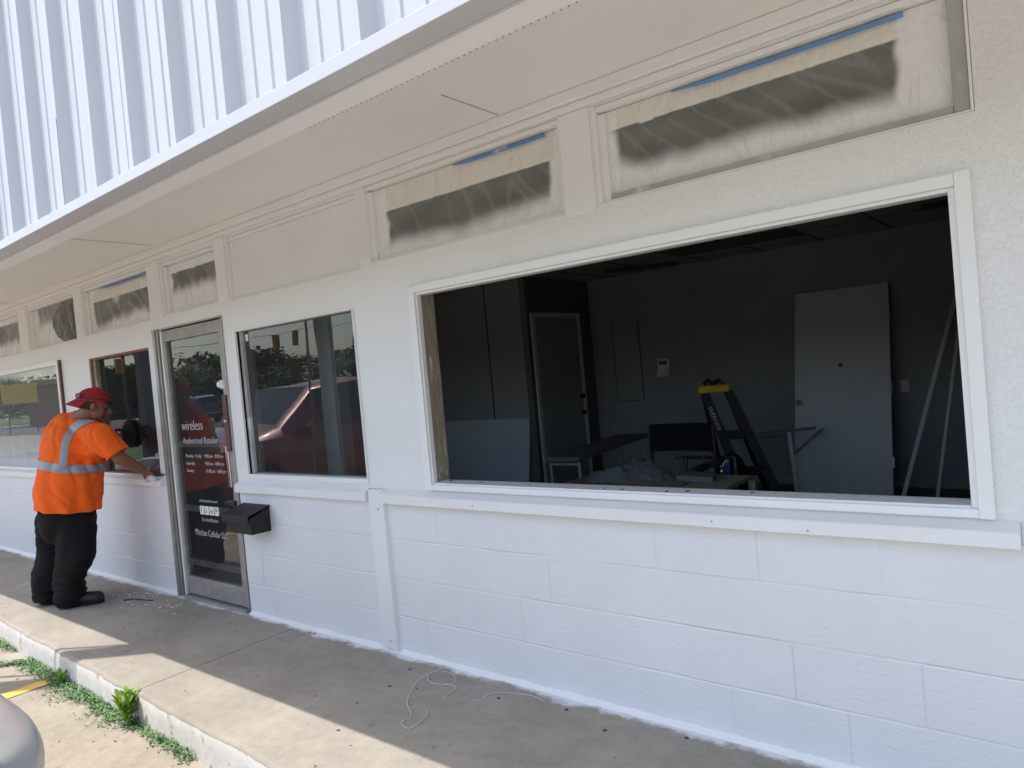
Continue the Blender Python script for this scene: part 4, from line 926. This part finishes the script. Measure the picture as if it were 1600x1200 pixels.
for q in (-2.55, -3.45): ball(bm, H(-0.012 + 0.119 * math.cos(q), 0.104 * math.sin(q), 0.052), 0.026, (0.3, 1.0, 0.7), HR @ Matrix.Rotation(q, 3, 'Z'), 14)
l_ = obj('lens', bm, M['carglass'], gl_, smooth=True)
# shirt
bm = bmesh.new()
def B3(px, py, dd, r, sc=(1, 1, 1)): ball(bm, J(px, py, dd), r, sc, Matrix((face, lft, Vector((0, 0, 1)))).transposed(), 24)
capsule(bm, J(107, 768, 0.02), J(113, 735, 0.02), 0.217, 0.208, 28); capsule(bm, J(113, 735, 0.02), J(114, 698, 0.05), 0.208, 0.198, 28)
capsule(bm, J(114, 698, 0.05), J(113, 679, 0.09), 0.198, 0.160, 24); capsule(bm, J(107, 768, 0.02), J(107, 797, 0.02), 0.217, 0.203, 28)
capsule(bm, J(114, 672, 0.09), sh_r, 0.115, 0.082, 20); capsule(bm, J(114, 672, 0.09), sh_l, 0.115, 0.085, 20)
capsule(bm, J(114, 672, 0.09), neck, 0.115, 0.085, 20); ball(bm, J(104, 671, 0.12), 0.125, n=20); ball(bm, J(98, 682, 0.08), 0.135, n=20)
capsule(bm, sh_r, sh_r.lerp(el_r, 0.85), 0.088, 0.086, 20); capsule(bm, sh_r + Vector((0, 0, -0.02)), J(138, 708, -0.02), 0.07, 0.09)
capsule(bm, sh_l, sh_l.lerp(el_l, 0.8), 0.088, 0.080, 20)
sb = remesh('s', bm, 0.010, 10, 0.5)
torso_c = J(108, 730, 0.03)
for v in sb.verts:
    p = v.co; d = (p - torso_c); n_ = v.normal
    zz = p.z
    k = nz(p.x * 7, p.y * 7, p.z * 3.2) * 0.014 + (0.35 - abs(nz((p.x + p.z) * 8, (p.y + p.z * 0.6) * 8, 5))) * 0.010 + nz(p.x * 22, p.y * 22, p.z * 12) * 0.003
    arm_f = sst(0.30, 0.05, (p - J(150, 716, -0.1)).length)
    k -= arm_f * 0.022 * sst(0.14, 0.0, abs(nz(p.z * 9 + p.x * 5, p.x * 6 - p.z * 5, 3)))
    k -= 0.012 * sst(0.10, 0.0, abs(nz(p.x * 5 + p.z * 3, p.y * 4, p.z * 2.2 + 9)))
    if zz < 0.95: k += 0.010 * math.sin(math.atan2(d.y, d.x) * 9 + 3 * nz(zz * 4)) * sst(0.98, 0.75, zz)
    v.co = p + n_ * k
geom = lambda b_: b_.verts[:] + b_.edges[:] + b_.faces[:]
hemz = J(104, 797, 0).z
bmesh.ops.bisect_plane(sb, geom=geom(sb), plane_co=J(104, 795, 0), plane_no=Vector((0, 0, 1)) + right_h * 0.16, clear_inner=True)
ra = (el_r - sh_r).normalized(); bmesh.ops.bisect_plane(sb, geom=geom(sb), plane_co=sh_r.lerp(el_r, 0.84), plane_no=ra, clear_outer=False)
kill = [f for f in sb.faces if (f.calc_center_median() - sh_r.lerp(el_r, 0.84)).dot(ra) > 0 and (f.calc_center_median() - el_r).length < 0.16]
bmesh.ops.delete(sb, geom=kill, context='FACES')
la = (el_l - sh_l).normalized(); cl_ = sh_l.lerp(el_l, 0.8)
kill = [f for f in sb.faces if (f.calc_center_median() - cl_).dot(la) > 0 and (f.calc_center_median() - el_l).length < 0.15]
bmesh.ops.delete(sb, geom=kill, context='FACES')
nk = (hd - neck).normalized(); kill = [f for f in sb.faces if (f.calc_center_median() - (neck + nk * 0.055)).dot(nk) > 0 and (f.calc_center_median() - neck - nk * 0.07).length < 0.085]
bmesh.ops.delete(sb, geom=kill, context='FACES')
# reflective tape cut out of the shirt surface
A0, B0 = J(66, 720, 0), J(160, 733, 0); tn = (B0 - A0).cross(away).normalized(); tn = -tn if tn.z < 0 else tn
tmp = sb.copy()
for sgn in (1, -1): bmesh.ops.bisect_plane(tmp, geom=geom(tmp), plane_co=A0 + tn * 0.03 * sgn, plane_no=tn * sgn, clear_outer=True)
rad = lambda p: ((p - J(106, 728, 0.03)) * 1.0)
kill = [f for f in tmp.faces if Vector((rad(f.calc_center_median()).x, rad(f.calc_center_median()).y)).length > 0.30]
bmesh.ops.delete(tmp, geom=kill, context='FACES')
tmp.normal_update()
for v in tmp.verts: v.co += v.normal * 0.004
shirt_tape1 = tmp
from mathutils.bvhtree import BVHTree
bv = BVHTree.FromBMesh(sb); tmp = bmesh.new(); pr_ = None
path = smoothpts([Vector(q + (0,)) for q in ((98, 729), (100, 712), (102, 694), (107, 681), (115, 670), (126, 662), (140, 656), (150, 654))], 5)
for i in range(len(path)):
    a = path[max(i - 1, 0)]; b = path[min(i + 1, len(path) - 1)]; tg = (b - a).normalized(); nr = Vector((-tg.y, tg.x, 0)); row = []
    for k in range(5):
        q = path[i] + nr * (k - 2) * 2.9; dr_ = (persp(q.x, q.y, 5.0) - CAM).normalized(); hit = bv.ray_cast(CAM, dr_)
        row.append(tmp.verts.new(hit[0] + hit[1] * (0.005 if hit[1].dot(dr_) < 0 else -0.005)) if hit[0] else None)
    if pr_:
        for k in range(4):
            qd = (pr_[k], pr_[k + 1], row[k + 1], row[k])
            if None not in qd and (qd[0].co - qd[2].co).length < 0.12: tmp.faces.new(qd)
    pr_ = row
shirt = obj('shirt', sb, M['orange'], Pn, smooth=True)
obj('reflective_band', shirt_tape1, M['reflect'], shirt, smooth=True); obj('shoulder_band', tmp, M['reflect'], shirt, smooth=True)
# trousers
bm = bmesh.new()
capsule(bm, J(105, 792, 0.03), J(106, 814, 0.035), 0.185, 0.185, 24)
ra_ = RH + Vector((0.035, 0.035, 0.0)); la_ = LH + Vector((0.03, 0.03, 0.0))
capsule(bm, J(120, 828, -0.04), J(119, 865, -0.06), 0.126, 0.125, 20); capsule(bm, J(119, 865, -0.06), ra_ + Vector((0, 0, 0.20)), 0.125, 0.105, 20); capsule(bm, ra_ + Vector((0, 0, 0.20)), ra_ + Vector((0, 0, 0.08)), 0.105, 0.108, 20)
capsule(bm, J(90, 812, 0.12), J(84, 865, 0.12), 0.135, 0.112, 20); capsule(bm, J(84, 865, 0.12), la_ + Vector((0, 0, 0.20)), 0.112, 0.095, 20); capsule(bm, la_ + Vector((0, 0, 0.20)), la_ + Vector((0, 0, 0.08)), 0.095, 0.098, 20)
tb = remesh('t', bm, 0.009, 8, 0.5)
for v in tb.verts:
    p = v.co; lowf = sst(0.35, 0.05, p.z)
    k = nz(p.x * 9, p.y * 9, p.z * 5) * 0.014 + (0.3 - abs(nz(p.x * 5, p.y * 5, p.z * 20))) * (0.010 + 0.028 * lowf) + (0.3 - abs(nz(p.x * 9 + p.z * 7, p.y * 9, p.z * 6))) * 0.010
    v.co = p + v.normal * k
bmesh.ops.bisect_plane(tb, geom=geom(tb), plane_co=(0, 0, 0.018), plane_no=(0, 0, 1), clear_inner=True)
obj('trousers', tb, M['trouser'], Pn, smooth=True)
bm = bmesh.new(); box(bm, 0, 0.05, 0, 0.02, 0, 0.07)
for v in bm.verts: v.co = J(60, 788, -0.05) + face * (v.co.x - 0.02) - lft * v.co.y * 0.6 + Vector((0, 0, v.co.z - 0.05))
obj('pocket_flap', bm, M['trouser'], Pn, bevel=0.005)
for a, b in ((RH, RTOE), (LH, LTOE)):
    f = (b - a).normalized(); s = Vector((-f.y, f.x, 0)); bm = bmesh.new()
    ball(bm, a + f * 0.03 + Vector((0, 0, 0.055)), 0.05, (1, 1, 1)); capsule(bm, a + f * 0.05 + Vector((0, 0, 0.05)), b - f * 0.03 + Vector((0, 0, 0.042)), 0.05, 0.046)
    ball(bm, b - f * 0.035 + Vector((0, 0, 0.04)), 0.05, (1, 1, 0.85)); capsule(bm, a + f * 0.04 + Vector((0, 0, 0.06)), a + f * 0.03 + Vector((0, 0, 0.16)), 0.05, 0.045)
    q = remesh('b', bm, 0.006, 4); 
    bmesh.ops.bisect_plane(q, geom=geom(q), plane_co=(0, 0, 0.012), plane_no=(0, 0, 1), clear_inner=True)
    bt = obj('boot', q, M['boot'], Pn, smooth=True)
    bm = bmesh.new(); pts = []
    for k in range(20):
        an = 2 * math.pi * k / 20; L = (b - a).length; mid = (a + b) / 2
        pts.append(mid + f * (L / 2 + 0.012) * math.copysign(abs(math.cos(an)) ** 0.7, math.cos(an)) + s * 0.05 * math.copysign(abs(math.sin(an)) ** 0.7, math.sin(an)))
    lo_ = [bm.verts.new(p + Vector((0, 0, 0.001))) for p in pts]; hi_ = [bm.verts.new(p + Vector((0, 0, 0.022))) for p in pts]
    bm.faces.new(lo_[::-1]); bm.faces.new(hi_)
    for k in range(20): bm.faces.new((lo_[k], lo_[(k + 1) % 20], hi_[(k + 1) % 20], hi_[k]))
    obj('sole', bm, M['rubber'], bt)
# suction cup and scraper / cloth
t = thing('suction_cup', 'black rubber suction lifter pressed on the window glass in the left hand', 'suction cup', cup)
bm = bmesh.new(); ax = Vector((0.15, 1, 0)).normalized()
cone(bm, cup + Vector((0, 0.045, 0)), cup + Vector((0, 0.02, 0)), 0.112, 0.108, 36); obj('rubber_pad', bm, M['rubber'], t, bevel=0.006)
bm = bmesh.new(); cone(bm, cup + Vector((0, 0.019, 0)), cup + Vector((0, -0.02, 0)), 0.098, 0.045, 28); obj('cup_body', bm, M['rubber'], t, bevel=0.004)
bm = bmesh.new(); tube(bm, smoothpts([cup + Vector((0, -0.02, -0.03)), cup + Vector((0, -0.06, -0.045)), cup + Vector((0, -0.09, 0)), cup + Vector((0, -0.06, 0.045)), cup + Vector((0, -0.02, 0.03))], 4), 0.011); obj('grip', bm, M['black'], t, smooth=True)
hp = J(241, 742, 0.10)
t = thing('scraper', 'flat scraper blade held by the right hand on the window sill', 'scraper', hp)
bm = bmesh.new(); dr = Vector((0.92, 0.35, -0.04)).normalized(); beam(bm, hp, hp + dr * 0.10, 0.022, 0.016, (0, 1, 0)); obj('scraper_handle', bm, M['black'], t, bevel=0.004)
bm = bmesh.new(); beam(bm, hp + dr * 0.10, hp + dr * 0.20, 0.05, 0.003, (0, 1, 0)); obj('blade', bm, M['chrome'], t)
bm = bmesh.new(); rr = random.Random(5); g = []; n = 14
for j in range(n + 1):
    r_ = []
    for i in range(n + 1):
        u = i / n; v = j / n; x = -5.47 + 0.16 * u; y = -0.075 + 0.085 * v
        r_.append(bm.verts.new((x, y, 0.868 + 0.03 * max(0, 1 - 2 * abs(u - .5)) * (0.6 + nz(x * 30, y * 40)) + 0.008 * nz(x * 60, y * 60) - (0.02 if v < 0.15 else 0))))
    g.append(r_)
for j in range(n):
    for i in range(n): bm.faces.new((g[j][i], g[j][i + 1], g[j + 1][i + 1], g[j + 1][i]))
o = obj('rag', bm, M['letter'], smooth=True); s_ = o.modifiers.new('s', 'SOLIDIFY'); s_.thickness = 0.004
tag(o, 'crumpled white rag on the sill under the right hand', 'rag')

# ------------------------------------------------------------------ cars
def car(name, label, paint, loc, rz, group=None):
    t = thing(name, label, 'car', loc, group); 
    # local: x length (0 = tail, 4.6 = nose), y half width, z from ground
    st = [(-2.28, .50, .62, .86), (-2.20, .86, .86, .90), (-2.08, 1.02, 1.06, .90), (-1.85, 1.05, 1.56, .92), (-1.3, 1.02, 1.66, .93), (-0.35, 0.99, 1.68, .93), (0.45, 0.97, 1.60, .93), (1.05, .96, 1.12, .92), (1.6, .94, .99, .92), (2.0, .86, .90, .87), (2.22, .62, .70, .72)]
    bm = bmesh.new(); rings = []
    for x, zb, zr, w_ in st:
        tw = w_ * (0.76 if zr > zb + 0.25 else 0.88); lowz = 0.26 if abs(x) < 2.1 else 0.34
        pts = [(0, lowz), (w_ * 0.9, lowz), (w_ * 0.99, lowz + 0.16), (w_, (lowz + zb) / 2 + 0.08), (w_ * 0.97, zb), (tw, max(zr - 0.05, zb + 0.01)), (tw * 0.82, zr), (0, zr + 0.015)]
        ring = [(x, y, z) for y, z in pts] + [(x, -y, z) for y, z in pts[-2:0:-1]]
        rings.append([bm.verts.new(q) for q in ring])
    N = len(rings[0]); wins = []
    for ri, (a, b) in enumerate(zip(rings, rings[1:])):
        for k in range(N):
            f = bm.faces.new((a[k], a[(k + 1) % N], b[(k + 1) % N], b[k])); f.smooth = True
            if ri in (3, 4, 5) and k in (4, 9): wins.append(f)
            if ri in (6,) and k in (6, 7): wins.append(f)
            if ri == 2 and k in (6, 7): wins.append(f)
    bm.faces.new(rings[0][::-1]); bm.faces.new(rings[-1])
    bmesh.ops.recalc_face_normals(bm, faces=bm.faces[:])
    r_ = bmesh.ops.inset_individual(bm, faces=wins, thickness=0.035, depth=-0.012)
    gb = bmesh.new()
    for f in wins: gb.faces.new([gb.verts.new(v.co + f.normal * -0.001) for v in f.verts])
    bmesh.ops.delete(bm, geom=wins, context='FACES')
    def P(nm, b_, m, par=t, **k):
        me = bpy.data.meshes.new(nm); b_.to_mesh(me); b_.free(); me.materials.append(m); o = bpy.data.objects.new(nm, me); COL.objects.link(o); o.parent = par
        for p in me.polygons: p.use_smooth = True
        if k.get('bev'): q = o.modifiers.new('b', 'BEVEL'); q.width = k['bev']; q.segments = 3; q.limit_method = 'ANGLE'
        return o
    bo = P('body', bm, paint, bev=0.02); P('window', gb, M['carglass'])
    for x, ang in ((-2.46, 1), (2.22, -1)):     # bumpers: rounded wrap
        b_ = bmesh.new(); rings = []
        for i in range(25):
            q = -math.pi / 2 + math.pi * i / 24; cx = math.copysign(abs(math.cos(q)) ** 0.55, math.cos(q)); sy = math.copysign(abs(math.sin(q)) ** 0.42, math.sin(q))
            ring = []
            for dy, z in ((-0.10, 0.28), (0.0, 0.30), (0.035, 0.39), (0.045, 0.46), (0.03, 0.53), (0.0, 0.56), (-0.12, 0.58)):
                X = x + (0.42 - (0.47 + dy) * cx) * ang; Y = sy * (0.90 + dy * 0.55) 
                ring.append(b_.verts.new((X, Y, z)))
            rings.append(ring)
        for a, b in zip(rings, rings[1:]):
            for k in range(6): b_.faces.new((a[k], a[k + 1], b[k + 1], b[k]))
        bmesh.ops.recalc_face_normals(b_, faces=b_.faces[:]); o = P('bumper', b_, paint)
        s2 = o.modifiers.new('s', 'SUBSURF'); s2.levels = 1; s2.render_levels = 2
    for s in (1, -1):
        for x in (-1.42, 1.38):
            b_ = bmesh.new(); cone(b_, (x, s * 0.72, 0.34), (x, s * 0.93, 0.34), 0.34, 0.33, 28); o = P('wheel', b_, M['rubber'], bev=0.03)
            b_ = bmesh.new(); cone(b_, (x, s * 0.925, 0.34), (x, s * 0.938, 0.34), 0.22, 0.20, 20); P('rim', b_, M['alu'], o)
        b_ = bmesh.new(); rbox(b_, Vector((-2.16, s * 0.78, 0.92)), (0.16, 0.16, 0.42), Matrix.Rotation(0.12, 3, 'Y')); P('taillight', b_, M['taillight'], bev=0.03)
        b_ = bmesh.new(); rbox(b_, Vector((2.08, s * 0.68, 0.76)), (0.25, 0.32, 0.14), Matrix.Rotation(-0.3 * s, 3, 'Z')); P('headlight', b_, M['lamp'], bev=0.04)
        b_ = bmesh.new(); ball(b_, (0.75, s * 1.02, 1.03), 0.1, (0.6, 1, 0.75)); P('wing_mirror', b_, paint)
    t.rotation_euler = (0, 0, rz); return t
# silver car: tail towards the walkway
car('parked_car', 'silver car parked tail-first to the kerb, only its rear bumper corner in view', M['silver'], (-3.43, -4.17, -0.15), R(-90))
car('parked_car', 'red car parked nose-in facing the shop, seen in the window reflections', M['red'], (-9.1, -3.95, -0.15), R(90))
dark = mat('dark_blue_car_paint', (0.02, 0.03, 0.06), 0.3, coat=1); 
car('parked_car', 'dark blue car passing on the road, seen in the window reflections', dark, (-42, -19, -0.15), R(180))

# ------------------------------------------------------------------ outside world behind the viewer (reflected in the glass)
SP = Vector((-6.02, -2.02, 0))
t = thing('sign_pole', 'tall steel sign pole standing in the parking lot left of the silver car', 'pole', (SP.x, SP.y, -0.15))
bm = bmesh.new(); cone(bm, (SP.x, SP.y, -0.15), (SP.x, SP.y, 9.0), 0.088, 0.088, 20); obj('pole', bm, M['alu_dirty'], t)
bm = bmesh.new(); cone(bm, (SP.x, SP.y, -0.15), (SP.x, SP.y, -0.13), 0.16, 0.16, 20); obj('base_plate', bm, M['alu_dirty'], t)
bm = bmesh.new(); tube(bm, [(SP.x + 0.45, SP.y + 0.62, -0.15), (SP.x + 0.05, SP.y + 0.10, 5.5)], 0.013); obj('guy_wire', bm, M['alu_dirty'], t)

def tree_mesh(seed, n=3600, h=7.5, w_=3.6):
    rr = random.Random(seed); cr = bmesh.new(); tr = bmesh.new()
    cone(tr, (0, 0, 0), (0.1, 0, h * 0.35), 0.22, 0.15, 10); cl = []
    for k in range(7):
        a = rr.random() * 6.28; e = Vector((math.cos(a) * w_ * 0.5, math.sin(a) * w_ * 0.5, h * rr.uniform(0.5, 0.85))); cone(tr, (0.1, 0, h * 0.33), e, 0.1, 0.03, 7); cl.append(e)
    for k in range(26): a = rr.random() * 6.28; q = rr.random() ** 0.6; cl.append(Vector((math.cos(a) * w_ * q, math.sin(a) * w_ * q, h * (0.14 + 0.8 * rr.random() * (1 - 0.3 * q)))))
    for i in range(n):
        c_ = rr.choice(cl); d = Vector((rr.gauss(0, 1), rr.gauss(0, 1), rr.gauss(0, 0.8))); p = c_ + d * 0.5; s = rr.uniform(0.14, 0.3)
        u = Vector((rr.gauss(0, 1), rr.gauss(0, 1), rr.gauss(0, 1))).normalized(); v = u.orthogonal().normalized()
        cr.faces.new([cr.verts.new(p + q) for q in (u * s, v * s * .6, -u * s, -v * s * .6)])
    return cr, tr
meshes = []
for sd in (1, 2, 3):
    cr, tr = tree_mesh(sd); a = bpy.data.meshes.new('crown'); cr.to_mesh(a); cr.free(); a.materials.append(M['tree']); b = bpy.data.meshes.new('trunk'); tr.to_mesh(b); tr.free(); b.materials.append(M['bark']); meshes.append((a, b))
spots = [(-78, -30, 1.1), (-70, -41, 1.25), (-60, -46, 1.0), (-52, -52, 1.3), (-88, -36, 1.3), (-44, -56, 1.1), (-36, -60, 1.25), (-98, -28, 1.2), (-64, -38, 0.8), (-28, -58, 1.2), (-110, -40, 1.4), (-18, -55, 1.1), (-74, -36, 1.0), (-84, -44, 1.3), (-66, -52, 1.3), (-56, -58, 1.3), (-94, -50, 1.5), (-120, -30, 1.4), (-48, -64, 1.3), (-40, -70, 1.4)]
for i, (x, y, s) in enumerate(spots):
    t = thing('tree', 'leafy green tree across the road, seen only in the window reflections', 'tree', (x, y, -0.15), 'trees across the road')
    t.scale = (s * 1.2, s * 1.2, s * 0.72); t.rotation_euler = (0, 0, i * 1.3)
    for me, nm in zip(meshes[i % 3], ('crown', 'trunk')): o = bpy.data.objects.new(nm, me); COL.objects.link(o); o.parent = t
t = thing('brick_building', 'low red-brown brick building across the road, seen in the window reflection', 'building', (-86, -24, -0.15))
bx('walls', M['brick'], t, -92, -80, -34, -26, -0.15, 4.2, bevel=0); bx('roof', M['oldwood'], t, -92.5, -79.5, -34.5, -25.5, 4.2, 4.6, bevel=0)
for k in range(3): bx('window', M['carglass'], t, -79.99, -79.9, -33 + k * 2.4, -31.6 + k * 2.4, 0.9, 2.4, bevel=0)
t = thing('road_sign', 'dark pylon sign on the grass verge, seen in the window reflection', 'sign', (-17, -11.5, -0.15))
bm = bmesh.new(); box(bm, -20.3, -19.9, -6.85, -6.3, -0.15, 9); obj('pylon', bm, M['indark'], t, bevel=0.02)
t = thing('yellow_sign', 'yellow billboard sign on two posts, seen in the dusty window reflection', 'sign', (-60, -16, -0.15))
bx('sign_face', M['signyellow'], t, -67.2, -67, -19.2, -16.6, 2.2, 3.8, bevel=0.01)
for y in (-18.9, -16.9): bx('post', M['bark'], t, -67.15, -67.05, y - .06, y + .06, -0.15, 2.2)
for li, (x, y, zb) in enumerate(((-45.9, -27.8, 4.4), (-45.2, -29.0, 4.6), (-55.4, -20.6, 3.7), (-54.6, -22.0, 4.0))):
    t = thing('traffic_light', ['left traffic light mirrored in the window right of the glass door', 'right traffic light mirrored in the window right of the glass door', 'left traffic light mirrored in the window the worker faces', 'right traffic light mirrored in the window the worker faces'][li], 'traffic light', (x, y, zb), 'traffic lights over the road')
    bm = bmesh.new(); box(bm, x - .17, x + .17, y - .17, y + .17, zb, zb + 1.1); obj('housing', bm, M['sigyellow'], t, bevel=0.03)
    for k in range(3):
        bm = bmesh.new(); cone(bm, (x + .17, y, zb + .2 + k * 0.36), (x + .33, y + .1, zb + .18 + k * .36), 0.13, 0.13, 14, False); obj('visor', bm, M['sigyellow'], t)
t = thing('span_wire', 'black span wire carrying the traffic lights, seen in reflection', 'wire', (-52, -22, 6.1))
bm = bmesh.new(); tube(bm, [(-38, -40, 6.9), (-45.2, -29, 5.72), (-45.9, -27.8, 5.52), (-54.6, -22, 5.1), (-55.4, -20.6, 4.85), (-64, -8, 6.4)], 0.02); obj('wire', bm, M['black'], t)
for x, y in ((-42, -32), (-33, -42), (-70, -27)):
    t = thing('utility_pole', 'wooden utility pole with crossarm across the road, seen in reflection', 'utility pole', (x, y, -0.15), 'utility poles')
    bm = bmesh.new(); cone(bm, (x, y, -0.15), (x, y, 8.3), 0.14, 0.10, 10); obj('pole', bm, M['bark'], t)
    bm = bmesh.new(); box(bm, x - .9, x + .9, y - .06, y + .06, 7.5, 7.62); obj('crossarm', bm, M['bark'], t)

# ------------------------------------------------------------------ weeds, string, litter
rr = random.Random(11); bm = bmesh.new()
def leaf(bm, p, d, up, L, w_, bend=0.3, seg=3):
    d = d.normalized(); s = d.cross(up).normalized(); pr_ = None
    for i in range(seg + 1):
        t_ = i / seg; c_ = p + d * L * t_ + up * (math.sin(t_ * 1.6) * L * bend * (1 - 0.55 * t_)) ; ww_ = w_ * math.sin(math.pi * (0.12 + 0.86 * t_)) ** 0.8
        cur = (bm.verts.new(c_ - s * ww_ / 2), bm.verts.new(c_ + s * ww_ / 2))
        if pr_: bm.faces.new((pr_[0], pr_[1], cur[1], cur[0]))
        pr_ = cur
def dens(x):
    return max(0.0, 0.5 + 1.5 * nz(x * 2.1, 3) + (0.6 if -5.3 < x < -4.5 else 0) + (0.5 if -4.5 < x < -3.4 else 0) - (0.5 if x > -3.1 else 0) - (0.4 if x < -6 else 0))
for i in range(12000):
    x = rr.uniform(-8.5, -2.35)
    if rr.random() > dens(x): continue
    wid = 0.02 + 0.055 * max(0, dens(x)) + 0.03 * nz(x * 6)
    y = kerb_y(x) - 0.012 - abs(rr.gauss(0, wid * 0.55)); z = -0.15 + rr.random() * 0.035 * max(0.3, 1 - (kerb_y(x) - y) / 0.15)
    a = rr.random() * 6.28; d = Vector((math.cos(a), math.sin(a), rr.uniform(0.1, 0.7))); L = rr.uniform(0.009, 0.02)
    leaf(bm, Vector((x, y, z)), d, Vector((0, 0, 1)), L, L * 0.55, 0.2, 2)
for k in range(500):   # a side runner
    u = rr.random(); x = -5.25 - 0.9 * u * 0.5 + rr.gauss(0, .02); y = kerb_y(x) - 0.03 - 0.35 * u + rr.gauss(0, .015); a = rr.random() * 6.28
    leaf(bm, Vector((x, y, -0.147 + rr.random() * .02)), Vector((math.cos(a), math.sin(a), .4)), Vector((0, 0, 1)), rr.uniform(.012, .024), .012, .2, 2)
tag(obj('ground_cover', bm, M['leaf2']), 'low creeping green weeds growing along the foot of the kerb', 'weeds', kind='stuff')
def weed(label, base, n, L0, h, lw):
    t = thing('weed', label, 'weed', base); b = Vector(base)
    for s in range(7 if n > 30 else 4):
        bm = bmesh.new(); a = s * 2.4 + 0.4; tip = b + Vector((math.cos(a) * h * 0.30, math.sin(a) * h * 0.26, h * rr.uniform(0.6, 1.0)))
        if s == 0: tip = b + Vector((0, 0, h))
        st = bmesh.new(); cone(st, b, tip, 0.004, 0.002, 6); obj('stem', st, M['leaf'], t)
        for i in range(n // 5):
            q = 0.2 + 0.8 * i / (n // 5); p = b.lerp(tip, q); an = i * 2.4 + s; d = Vector((math.cos(an), math.sin(an), 0.35 + 0.9 * q))
            leaf(bm, p, d, Vector((0, 0, 1)), L0 * rr.uniform(0.7, 1.1) * (1.1 - 0.4 * q), lw, 0.35, 5)
        o = obj('leaves', bm, M['leaf'], t)
weed('tall leafy green weed growing against the kerb in full sun', (-3.74, -1.01, -0.15), 60, 0.085, 0.17, 0.017)
weed('small leafy weed at the kerb near the end of the yellow line', (-4.66, -0.985, -0.15), 25, 0.06, 0.08, 0.015)

def ground_at(px, py, z=0.0):
    r_ = RT * ((px - 800) / 1106.76) + UP * (-(py - 600) / 1106.76) + FW; return CAM + r_ * ((z - CAM.z) / r_.z)
sp = [(690, 1045), (655, 1062), (640, 1085), (636, 1100), (642, 1118), (627, 1130), (640, 1138), (664, 1122), (668, 1110)]
bm = bmesh.new(); tube(bm, smoothpts([ground_at(*q, 0.004) + Vector((0, 0, 0.004 * (i % 2))) for i, q in enumerate(sp)], 5), 0.0016, 6)
tube(bm, smoothpts([ground_at(*q, 0.005) for q in ((668, 1055), (672, 1066), (700, 1070), (712, 1062), (705, 1052), (690, 1049))], 5), 0.0014, 6)
tube(bm, smoothpts([ground_at(*q, 0.005) for q in ((692, 1092), (702, 1084), (712, 1074), (694, 1068))], 4), 0.0016, 6)
tag(obj('string', bm, M['string']), 'tangled thin white string lying on the shaded walkway', 'string')
bm = bmesh.new(); tube(bm, smoothpts([ground_at(*q, 0.004) for q in ((738, 1095), (752, 1093), (768, 1083), (800, 1083), (835, 1088), (852, 1097))], 5), 0.0014, 6)
tag(obj('string', bm, M['string']), 'shorter loose white string near the wall, right of the tangled one', 'string')
bm = bmesh.new(); tube(bm, smoothpts([ground_at(*q, 0.004) for q in ((193, 938), (208, 936), (220, 937), (238, 938))], 4), 0.004, 6)
tag(obj('twig', bm, M['litter']), 'dark twig lying on the walkway left of the glass door', 'twig')
bm = bmesh.new()
for i in range(70):
    x = -5.45 + rr.gauss(0, 0.30); y = -0.10 - abs(rr.gauss(0, 0.10)); s = rr.uniform(0.004, 0.014)
    rbox(bm, Vector((x, y, 0.004)), (s * 1.6, s, 0.002), Matrix.Rotation(rr.random() * 3, 3, 'Z') @ Matrix.Rotation(rr.uniform(-.3, .3), 3, 'X'))
tag(obj('paint_chips', bm, M['chip']), 'scattered pale paint chips on the walkway at the foot of the wall by the door', 'debris', kind='stuff')
bm = bmesh.new()
for i in range(60):
    if rr.random() < 0.5: x = rr.uniform(-6.5, -1.5); y = rr.uniform(kerb_y(x) + 0.03, -0.05); z = 0.003
    else: x = rr.uniform(-5.5, -2.2); y = -1.02 - rr.random() * 0.8; z = -0.147
    s = rr.uniform(0.0015, 0.006); rbox(bm, Vector((x, y, z)), (s * 2.4, s, 0.0015), Matrix.Rotation(rr.random() * 3, 3, 'Z') @ Matrix.Rotation(rr.uniform(-.4, .4), 3, 'X'))
tag(obj('leaf_litter', bm, M['litter']), 'tiny dark bits of leaf litter scattered on the walkway and parking lot', 'debris', kind='stuff')
bm = bmesh.new()
for q in ((640, 1046), (609, 1072), (779, 1091), (885, 1109), (945, 1141), (484, 988), (492, 990), (1073, 1153)):
    p = ground_at(*q, 0.001); cone(bm, p, p + Vector((0, 0, 0.0015)), 0.009, 0.008, 10)
tag(obj('anchor_hole', bm, M['black']), 'row of small dark anchor holes in the walkway below the wall', 'holes', kind='stuff')
